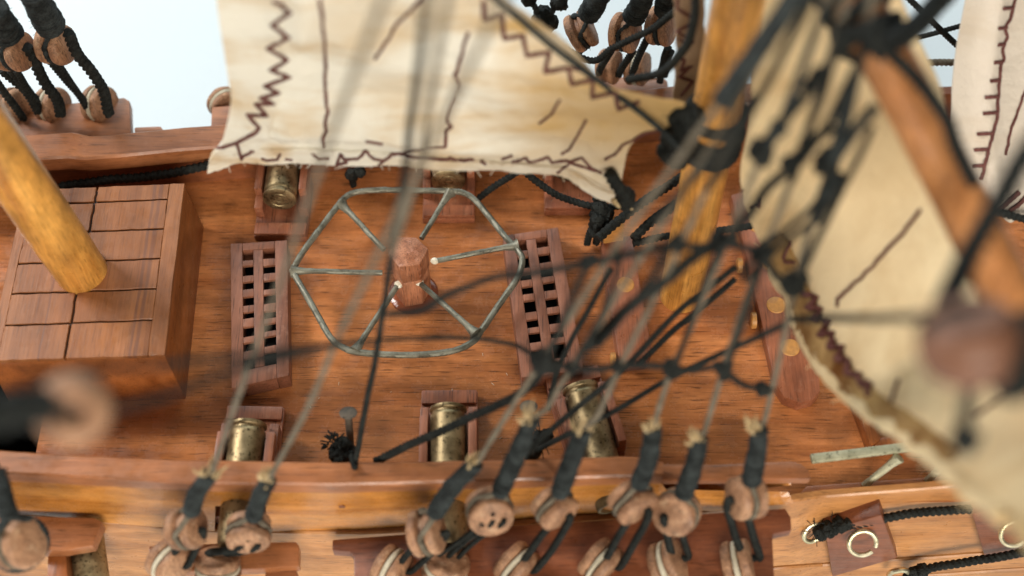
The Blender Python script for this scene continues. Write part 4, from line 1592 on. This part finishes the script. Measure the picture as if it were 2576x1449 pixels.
# ---- ratlines
def ratline(label, pts, knots, r=.55, fine=False, group='ratlines tied across the shrouds'):
    o = thing('ratline', label, 'ratline', pts[0], group)
    mb = MB()
    rope(mb, pts, r, True)
    mb.build('line', M_ROPE, o)
    for k, (c, s) in enumerate(knots):
        m = MB()
        blob(m, c, s * .78, k * 2.3 + s)
        m.build('knot', M_ROPE, o)
    return o


ratline('lowest black ratline knotted across the shrouds above the tan frayed ends', [RG(1339, 893), RG(1368, 912), RG(1438, 924), RG(1500, 928), RG(1556, 921), RG(1630, 919), RG(1689, 925), RG(1740, 932), RG(1780, 924), RG(1818, 922), RG(1840, 948), RG(1872, 970), RG(1925, 980)],
        [(RG(1368, 910) + BACK * .6, 2.3), (RG(1384, 918) + BACK * .6, 1.7), (RG(1438, 924), 1.2), (RG(1556, 920), 1.3), (RG(1689, 925), 1.6), (RG(1692, 940), 1.1), (RG(1820, 922), 1.7), (RG(1822, 945), 1.1), (RG(1918, 978), 1.4), (RG(1934, 980), 1.0)], .42)
ratline('second black ratline knotted across the shrouds in front of the mast foot', [PD(972, 790, 178), PD(1060, 778, 180), RG(1132, 738), RG(1243, 698), RG(1350, 686), RG(1475, 662), RG(1549, 645), RG(1620, 632), RG(1705, 617), RG(1760, 622), RG(1808, 612), RG(1870, 622), RG(1915, 634), RG(1950, 690), RG(1992, 716), RG(2015, 690)],
        [(RG(1475, 662), 1.3), (RG(1490, 655), 1.2), (RG(1549, 644), 1.1), (RG(1705, 612), 1.6), (RG(1808, 606), 1.7), (RG(1840, 598), 1.1), (RG(1915, 634), 1.8), (RG(1994, 716), 2.0), (RG(2008, 702), 1.6)], .48)
ratline('third black ratline knotted across the shrouds over the square sail', [RG(1870, 560), RG(1922, 482), RG(1974, 434), RG(1992, 406), RG(2037, 360), RG(2092, 318)],
        [(RG(1919, 392), 1.7), (RG(1915, 378), 1.9), (RG(1985, 412), 1.3), (RG(2081, 412), 2.0), (RG(2086, 398), 1.7), (RG(2030, 362), 1.2)], .6)
ratline('high black ratline slanting across the shrouds over the square sail', [RG(1930, 352), RG(1981, 290), RG(2037, 228), RG(2103, 137), RG(2150, 90)], [(RG(1958, 322), 1.3), (RG(2040, 215), 1.2), (RG(2060, 190), 1.3)], .55)
ratline('black ratline thick with knots slanting before the beam and the mast', [RG(1472, 872), RG(1493, 858), RG(1556, 795), RG(1630, 740), RG(1685, 695), RG(1759, 640), RG(1830, 606)], [(RG(1690, 690), .9)], .72)
# tails of the black ends by the square sail
for k, (a, b, c) in enumerate((((2081, 405), (2100, 330), (2118, 230)), ((1919, 378), (1945, 335), (1968, 300)), ((2090, 400), (2140, 330), (2190, 275)), ((2100, 440), (2060, 520), (2040, 560)))):
    simple_rope(('long black rope tail rising from the larger knot over the square sail', 'short black rope tail above the smaller knot over the square sail', 'black rope tail slanting from the larger knot to the yard', 'black rope tail hanging below the larger knot over the square sail')[k], [RG(*a) + BACK * 2, RG(*b) + BACK * 2, RG(*c) + BACK * 2], .62, True, M_SEIZE, 'rope', 'rope', 'rope tails over the square sail')
for k, (pts_, r_, lb) in enumerate((
        ([(1904, 421), (1963, 310), (2026, 148), (2068, 20)], .45, 'dark served upper part of the shroud beside the smaller knot'),
        ([(1989, 458), (2037, 310), (2074, 218), (2112, 60)], .42, 'dark served upper part of the shroud between the two knots'),
        ([(2062, 495), (2085, 439), (2129, 273), (2180, 60)], .55, 'thick dark served upper part of the shroud at the larger knot'),
        ([(1778, 476), (1830, 395), (1882, 292), (1990, 90), (2050, -30)], .42, 'thin dark line slanting over the mast lashing to the yard'),
        ([(1850, 690), (1958, 592), (2046, 512), (2100, 400), (2165, 300)], .36, 'upper of two thin dark lines crossing the square sail'),
        ([(1860, 710), (1966, 612), (2052, 545), (2110, 440)], .36, 'lower of two thin dark lines crossing the square sail'),
        ([(1922, 482), (1880, 540), (1830, 600), (1780, 680)], .40, 'thin dark line dropping from the third ratline to the beam'),
        ([(1690, 600), (1640, 690), (1560, 800), (1500, 870)], .36, 'thin dark line running beside the thick knotted ratline'),
        ([(2200, 60), (2130, 200), (2060, 330), (2000, 420)], .45, 'dark line from the yard lashing to the third ratline'),
        ([(1560, 640), (1530, 740), (1480, 850), (1440, 925)], .36, 'thin dark line dropping past the dowelled beam to the lowest ratline'),
        ([(1808, 610), (1760, 720), (1720, 840), (1690, 920)], .36, 'thin dark line dropping from the second ratline before the mast foot'),
        ([(1915, 634), (1880, 740), (1845, 850), (1820, 918)], .36, 'thin dark line dropping from the second ratline before the rounded beam'),
        ([(1640, 560), (1720, 470), (1800, 380), (1880, 250)], .40, 'thin dark line slanting up past the mast lashing'),
        ([(1990, 716), (2040, 600), (2100, 480), (2170, 330)], .40, 'dark line rising from the second ratline over the square sail'),
        ([(1475, 662), (1440, 740), (1395, 850), (1368, 908)], .40, 'thin dark line joining the second and lowest ratlines'))):
    simple_rope(lb, [RG(*p) + BACK * (.6 + .25 * k) for p in pts_], r_, True, M_SEIZE if k in (0, 2) else M_ROPE, 'rope', 'rope', 'dark lines among the shrouds')
simple_rope('black rope along the edge of the orange yard', [PD(2200, 90, 158), PD(2330, 230, 158), PD(2385, 300, 157), PD(2410, 375, 156), PD(2450, 470, 156)], .75)
simple_rope('thick black rope leaving the yard lashing over the white backdrop', [PD(2205, 130, 160), PD(2270, 95, 162), PD(2330, 40, 170), PD(2390, -20, 175)], 1.2, True)
simple_rope('thin dark rope slanting over the white backdrop beside the yard', [PY(2270, -20, 165), PY(2340, 50, 163), PY(2420, 125, 162)], .5)
simple_rope('thin dark rope crossing another over the white backdrop', [PY(2300, 96, 164), PY(2360, 80, 163), PY(2430, 60, 163)], .42)
simple_rope('pale tan rope stretched behind the yard before the backdrop', [PY(2310, 158, 168), PY(2360, 156, 168), PY(2420, 158, 168)], .6, True, M_THREAD)
simple_rope('soft black rope falling from the pale sail towards the big block', [PD(2640, 300, 132), PD(2576, 395, 132), PD(2500, 540, 131), PD(2440, 640, 130), PD(2395, 740, 126), PD(2380, 790, 122)], 1.05, True)
simple_rope('dark rope along the foot of the pale sail', [PD(2490, 532, 230), PD(2530, 540, 230), PD(2660, 575, 228)], .6)

# ---- long ropes crossing above the deck
simple_rope('grey brown rope running up from the bead across the capstan wheel', [PD(150, 1040, 123), PD(215, 1034, 124), PD(300, 1024, 130), PD(450, 984, 140), PD(580, 934, 150), PD(750, 890, 160), PD(850, 866, 170), PD(1000, 854, 180), PD(1150, 849, 190), PD(1224, 853, 193), PD(1298, 869, 195), PD(1345, 896, 196)], .36)
simple_rope('blurred dark rope passing over the bead towards the grating', [PD(60, 960, 122), PD(220, 930, 128), PD(420, 915, 138), PD(640, 893, 150), PD(800, 874, 162), PD(880, 862, 168)], .36)
simple_rope('thick black rope lying over the stairwell behind the bead', [PD(-60, 1045, 118), PD(30, 1035, 120), PD(100, 1030, 122), PD(150, 1030, 123)], 1.6)
simple_rope('black rope rising from the nail across the capstan', [P(884, 1146, 13.5), P(892, 1176, 15), PD(897, 1140, 221), PD(935, 950, 206), PD(962, 790, 194), PD(972, 724, 188), PD(992, 600, 178), PD(1016, 440, 168), PD(1050, 200, 152), PD(1080, -60, 128)], .42, True)
simple_rope('second thread rising over the sail foot beside the capstan rope', [PD(985, 640, 176), PD(1050, 440, 162), PD(1082, 250, 150), PD(1135, -60, 128)], .36, True, M_THREAD)
simple_rope('black rope slanting over the brass cannon below the capstan', [P(940, 1160, 12), P(960, 1152, 12.5), PD(1060, 1104, 218), PD(1180, 1052, 214), PD(1290, 998, 208), PD(1345, 955, 202), PD(1368, 915, 198)], .62, True, None, fz=14)
simple_rope('thin black rope running up from the askew cannon past the mast foot', [P(1338, 1142, 12), PD(1353, 1110, 215), PD(1453, 1024, 213), PD(1567, 930, 212), PD(1700, 790, 210), PD(1796, 714, 208), PD(1850, 670, 206)], .45)
simple_rope('thin black rope close above the rounded beam, parallel to its twin', [PD(1604, 917, 222), PD(1660, 865, 221), PD(1707, 821, 221), PD(1780, 760, 220), PD(1850, 700, 219)], .45)
simple_rope('black rope running from the askew cannon over the rounded beam to the big block', [P(1346, 1136, 12), PD(1440, 1085, 216), PD(1538, 1038, 214), PD(1690, 950, 208), PD(1818, 888, 200), PD(1962, 821, 186), PD(1991, 805, 182), PD(2100, 800, 160), PD(2240, 800, 140), PD(2340, 795, 124)], .42)
simple_rope('thin dark rope dropping beside the grating to the knotted nail', [PD(1536, 676, 206), PD(1490, 760, 210), PD(1412, 906, 216), PD(1388, 980, 220), PD(1378, 1030, 224)], .4)

# ---- ropes at deck level by the mast
def deckrope(label, pts, r=.6, fz=0):
    return simple_rope(label, [P(*p) for p in pts], r, True, None, 'rope', 'rope', None, fz)


deckrope('black twisted rope from the pale bitt past the golden mast', [(1505, 600, 10), (1550, 560, 11), (1620, 508, 11.5), (1705, 452, 12), (1760, 420, 12)], .8, 8)
deckrope('black twisted rope beside the beam running behind the mast', [(1592, 598, 8.6), (1630, 566, 9), (1680, 530, 9), (1740, 488, 9)], .8, 6)
deckrope('short black rope lying behind the mast foot', [(1592, 610, 8), (1630, 603, 8), (1675, 594, 8), (1740, 588, 8), (1868, 570, 8.5), (1912, 561, 8.5)], .62)
deckrope('thin black rope looping from the sail corner to the pale bitt', [(1320, 432, 14), (1352, 458, 12), (1400, 490, 10), (1450, 508, 9), (1500, 520, 9), (1540, 521, 9), (1576, 514, 10)], .62, 6)
deckrope('thin black rope coming out under the staysail foot', [(1205, 498, 3), (1240, 472, 5), (1292, 440, 8), (1330, 415, 10)], .6, 8)
ko = thing('rope_knot', 'black rope knot with loose tails tied round the pale bitt', 'knot', P(1508, 560, 3))
m = MB()
for (x, y, h, s) in ((1512, 535, 9.5, 2.1), (1508, 560, 9, 2.0), (1502, 580, 7, 1.5)):
    blob(m, P(x, y, h), s, x + y, (1, 1, 1))
m.build('knot_body', M_ROPE, ko)
for pts in ([(1498, 560, 9), (1484, 585, 5), (1476, 612, 1.2)], [(1508, 570, 9), (1502, 595, 5), (1499, 610, 1.0)], [(1505, 520, 9.5), (1500, 500, 11), (1506, 488, 13)]):
    m = MB()
    rope(m, [P(*p) for p in pts], .62)
    m.build('loose_tail', M_ROPE, ko)
co = thing('rope_knot', 'black cord threaded through the lower corner of the staysail', 'knot', SY(1560, 500))
m = MB()
rope(m, [SY(1532, 420) - V((0, 1, 0)), SY(1548, 446) - V((0, 1.5, 0)), SY(1570, 470) - V((0, 1.6, 0)), SY(1582, 492) - V((0, 1.2, 0)), SY(1568, 508) - V((0, .8, 0))], .95)
m.build('cord', M_ROPE, co)
m = MB()
blob(m, SY(1574, 482) - V((0, 1, 0)), 1.5, 3)
m.build('knot_body', M_ROPE, co)
m = MB()
q = [SY(1542, 488) - V((0, 1, 0)), SY(1555, 502) - V((0, 1.2, 0)), SY(1575, 511) - V((0, 1, 0)), SY(1592, 513) - V((0, 1, 0))]
sweep(m, crom(q, .5), lambda f, l: .42 * (1.1 - .7 * f), 7)
m.build('frayed_strand', M_TAN, co)

# rope lying under the far rail
simple_rope('thick black rope lying under the rail between the hatch block and the staysail corner', [P(150, 470, 8), P(200, 462, 8), P(280, 452, 8.5), P(380, 442, 8.5), P(460, 431, 9), P(530, 415, 10), P(575, 402, 12)], .8, True, None, fz=10)
m = MB()
for (x, y, h, s) in ((885, 440, 6, 1.2), (905, 432, 7, 1.1)):
    blob(m, P(x, y, h), s, x)
rope(m, [P(880, 430, 9), P(886, 448, 5), P(888, 466, 1)], .6)
tag(m.build('rope_knot', M_ROPE), 'small black knot hanging under the staysail foot between two cannons', 'knot')

# ---- nails with knots by the near rail
def nail(px, py, label, lean, h=12):
    H = P(px, py, h)
    o = thing('nail', label, 'nail', (H.x, H.y - 1.5, 0))
    b = V((H.x + lean[0], H.y + lean[1], 0.0))
    m = MB()
    sweep(m, [b, b.lerp(H, .5), H], .62, 12, wob=.06)
    m.build('shank', M_IRON, o)
    m = MB()
    d = (H - b).normalized()
    lathe(m, H - d * .3, d, [(.6, 0), (1.35, .25), (1.5, .42), (1.3, .55), (0, .58)], 20)
    m.build('head', M_IRON, o)


nail(876, 1040, 'metal nail standing clear by the rail between two brass cannons', (-.3, -4.0))
nail(1330, 1024, 'metal nail behind a wound black seizing by the rail', (.3, -4.0))
o = thing('rope_knot', 'frayed black knot at the foot of the clear nail', 'knot', P(860, 1130, 8))
m = MB()
for k, (x, y, h, s) in enumerate(((862, 1122, 9, 1.5), (850, 1140, 8, 1.6), (876, 1140, 8, 1.5), (856, 1152, 8, 1.3))):
    blob(m, P(x, y, h), s, k * 1.1)
m.build('knot_body', M_ROPE, o)
m = MB()
fuzz(m, [P(835, 1112, 9), P(845, 1105, 10), P(850, 1118, 10), P(828, 1118, 9)], .8, 60, 1.1, .14)
m.build('frayed_end', M_ROPE, o)
m = MB()
for k, (x, y, h, s) in enumerate(((1345, 1120, 9, 1.6), (1362, 1105, 9, 1.5), (1340, 1140, 8, 1.4), (1375, 1095, 8, 1.1))):
    blob(m, P(x, y, h), s, k * 1.9)
fuzz(m, [P(1345, 1120, 9), P(1362, 1105, 9)], 1.5, 30, 1.8, .08)
tag(m.build('rope_knot', M_ROPE), 'black tangled knot beside the askew cannon', 'knot')

# ================================================================== BLOCKS IN FRONT
bead = thing('bead', 'soft pale wooden bead strung on a dark rope below the hatch block', 'bead', PD(182, 1100, 124))
m = MB()
C = PD(182, 1030, 124)
lathe(m, C, CV(.30, -.05, .95), [(1.0, 1.0), (1.1, 2.0), (1.7, 2.35), (2.6, 1.9), (3.3, .9), (3.45, 0), (3.3, -.9), (2.6, -1.9), (1.2, -2.3), (1.0, -1.9)], 36)
m.build('ball', M_EYE, bead)
blk = thing('block', 'large soft brown rigging block with a black strop in front of the square sail', 'block', PD(2440, 900, 118))
C = PD(2440, 862, 118)
m = MB()
lathe(m, C, CV(-.2, .82, .5), [(0, -3.1), (2.7, -3.0), (4.0, -1.9), (4.4, -.6), (4.0, 0), (4.4, .6), (4.0, 1.9), (2.7, 3.0), (0, 3.1)], 32)
m.build('shell', wood('block_wood', (.15, .062, .030), (.28, .125, .070), 'x', .5, .5, .4), blk)
m = MB()
sweep(m, crom([PD(2320, 838, 117), PD(2370, 800, 117), PD(2450, 780, 117), PD(2540, 800, 117), PD(2620, 880, 117)], .6), .62, 10, 3, .4, 4)
m.build('strop', M_ROPE, blk)
m = MB()
for (x, y, s) in ((2560, 900, 2.2), (2600, 850, 2.4), (2545, 960, 1.7), (2610, 940, 2.2)):
    blob(m, PD(x, y, 117), s, x)
m.build('seizing', M_ROPE, blk)
simple_rope('soft dark rope hanging from the big block over the sail corner', [PD(2440, 930, 119), PD(2432, 1000, 121), PD(2425, 1060, 123), PD(2432, 1110, 124)], .6)
m = MB()
blob(m, PD(2430, 1108, 124), 1.35, 4)
tag(m.build('knot', M_ROPE), 'soft black knot hanging before the corner of the square sail', 'knot')

# ================================================================== OPEN DECK EDGE: BRASS RAILING, COAMING, GUNPORT LIDS, RINGS
rl = thing('brass_railing', 'flat dull brass railing with slanting legs at the open deck edge', 'railing', P(2173, 1222, .8))
m = MB()
a, b = P(2040, 1155, 7.0), P(2292, 1124, 7.0)
dv = (b - a).normalized()
box(m, a, dv, V((-dv.y, dv.x, 0)), V((0, 0, 1)), (0, -.75, -.5), ((b - a).length + 8, .75, .5), .2)
m.rough(.08, .8).build('top_strip', M_RAILW, rl)
for (p, q_) in (((2262, 1150), (2174, 1222)), ((2376, 1168), (2334, 1208))):
    m = MB()
    A, B = P(*p, 6.6), P(*q_, .72)
    sweep(m, crom([A, A.lerp(B, .5), B], 1), lambda f, l: .62 + .5 * math.exp(-l * .8), 10, wob=.12)
    m.build('leg', M_RAILW, rl)
cm = thing('coaming', 'orange edged wooden coaming half covered by the square sail hem', 'coaming', P(2170, 1050, 0))
for pts, h in (([(2140, 985), (2172, 980), (2215, 1108), (2190, 1122)], 3.2), ([(2196, 1122), (2218, 1100), (2330, 1088), (2330, 1112)], 3.0)):
    tp = [P(x, y, h) for x, y in pts]
    m = MB()
    slab(m, tp, [V((p.x, p.y, .03)) for p in tp], .25)
    m.rough(.06, .6).build('coaming_bar', M_HATCHSIDE, cm)


def hull_frame(px, py):
    y = lerp_tab(YS, px) - 0.9
    return PY(px, py, y)


def lid(quad, depth, label, ringc, rr):
    n = V((0, -.985, .17))
    f = [PY(x, y, lerp_tab(YS, x) - depth + d) for (x, y), d in zip(quad, (0.5, 0.5, -.4, -.4))]
    back = [p + V((0, depth + .8, 0)) for p in f]
    o = thing('gunport_lid', label, 'gunport lid', min(f, key=lambda p: p.z), 'ringed gunport lids')
    m = MB()
    slab(m, f, back, .3)
    m.rough(.06, .5).build('lid_board', M_RED, o)
    m = MB()
    c = PY(*ringc, lerp_tab(YS, ringc[0]) - depth - .6)
    nn = (f[1] - f[0]).cross(f[3] - f[0]).normalized()
    if nn.dot(CAM - c) < 0:
        nn = -nn
    nn = (nn * .35 + BACK * .65).normalized()
    a = (RIGHT - nn * RIGHT.dot(nn)).normalized()
    b = nn.cross(a)
    pts = [c + nn * 1.1 + (a * math.cos(t) + b * math.sin(t)) * rr for t in [math.radians(-18 + 336 * i / 40) for i in range(41)]]
    sweep(m, pts, .42, 10)
    m.build('ring', M_RING, o)
    return o


lid([(2075, 1338), (2218, 1296), (2258, 1404), (2094, 1452)], 3.6, 'dark red gunport lid with an open brass ring, below the black rope knot', (2166, 1358), 2.3)
lid([(2446, 1294), (2600, 1258), (2640, 1392), (2482, 1420)], 3.6, 'dark red gunport lid with a brass ring, half behind the sail corner', (2546, 1334), 2.3)
m = MB()
C = PY(2046, 1340, lerp_tab(YS, 2046) - 1.8)
nn = CV(.2, -.35, .8)
a = nn.orthogonal().normalized()
b = nn.cross(a)
sweep(m, [C + (a * math.cos(t) + b * math.sin(t) * .86) * 1.85 for t in [2 * math.pi * i / 36 for i in range(36)]], .42, 10, closed=True)
tag(m.build('eye_ring', M_RING), 'brass eye ring on the hull holding the black rope knot', 'ring')
ro = thing('rope', 'black hull rope running from the brass eye ring past the gunport lids', 'rope', hull_frame(2100, 1300))
m = MB()
rope(m, [hull_frame(2060, 1318) - V((0, 1.0, 0)), hull_frame(2120, 1300) - V((0, 1.6, 0)), hull_frame(2160, 1293) - V((0, 1.6, 0)), hull_frame(2300, 1276) - V((0, 1.0, 0)), hull_frame(2420, 1268) - V((0, 1.0, 0)), hull_frame(2680, 1246) - V((0, 1.0, 0))], .72)
m.build('line', M_ROPE, ro)
m = MB()
for k, (x, y, s) in enumerate(((2062, 1318, 1.3), (2085, 1308, 1.5), (2112, 1298, 1.5), (2135, 1294, 1.1))):
    blob(m, hull_frame(x, y) - V((0, 1.6, 0)), s, k * 1.3)
fuzz(m, [hull_frame(2050, 1312) - V((0, 1.6, 0)), hull_frame(2085, 1300) - V((0, 1.6, 0))], 1.2, 30, 1.4, .07)
m.build('knot', M_ROPE, ro)
ro = thing('rope', 'black hull rope tied to a brass staple under the gunport lid', 'rope', PY(2330, 1440, 86))
m = MB()
rope(m, [PY(2300, 1442, 86), PY(2330, 1432, 86), PY(2400, 1420, 86), PY(2490, 1404, 86.5), PY(2600, 1388, 87)], .72)
m.build('line', M_ROPE, ro)
m = MB()
for k, (x, y, s) in enumerate(((2302, 1440, 1.2), (2322, 1434, 1.2), (2290, 1450, 1.2))):
    blob(m, PY(x, y, 86), s, k)
m.build('knot', M_ROPE, ro)
m = MB()
sweep(m, crom([PY(2236, 1446, 86.5), PY(2246, 1438, 86), PY(2275, 1434, 86), PY(2290, 1444, 86.5)], .4), .5, 10)
tag(m.build('staple', M_RING), 'brass staple in the hull holding the lower black rope', 'staple')

# ---- small crumbs on the deck
m = MB()
for k in range(9):
    px, py = rnd.uniform(760, 1290), rnd.uniform(880, 1110)
    p = P(px, py, .12)
    d = V((rnd.gauss(0, 1), rnd.gauss(0, 1), 0)).normalized()
    sweep(m, [p, p + d * rnd.uniform(.2, .7)], rnd.uniform(.03, .06), 5)
tag(m.build('dust_specks', M_GLUE), 'tiny pale dust specks lying on the deck', None, None, 'stuff')
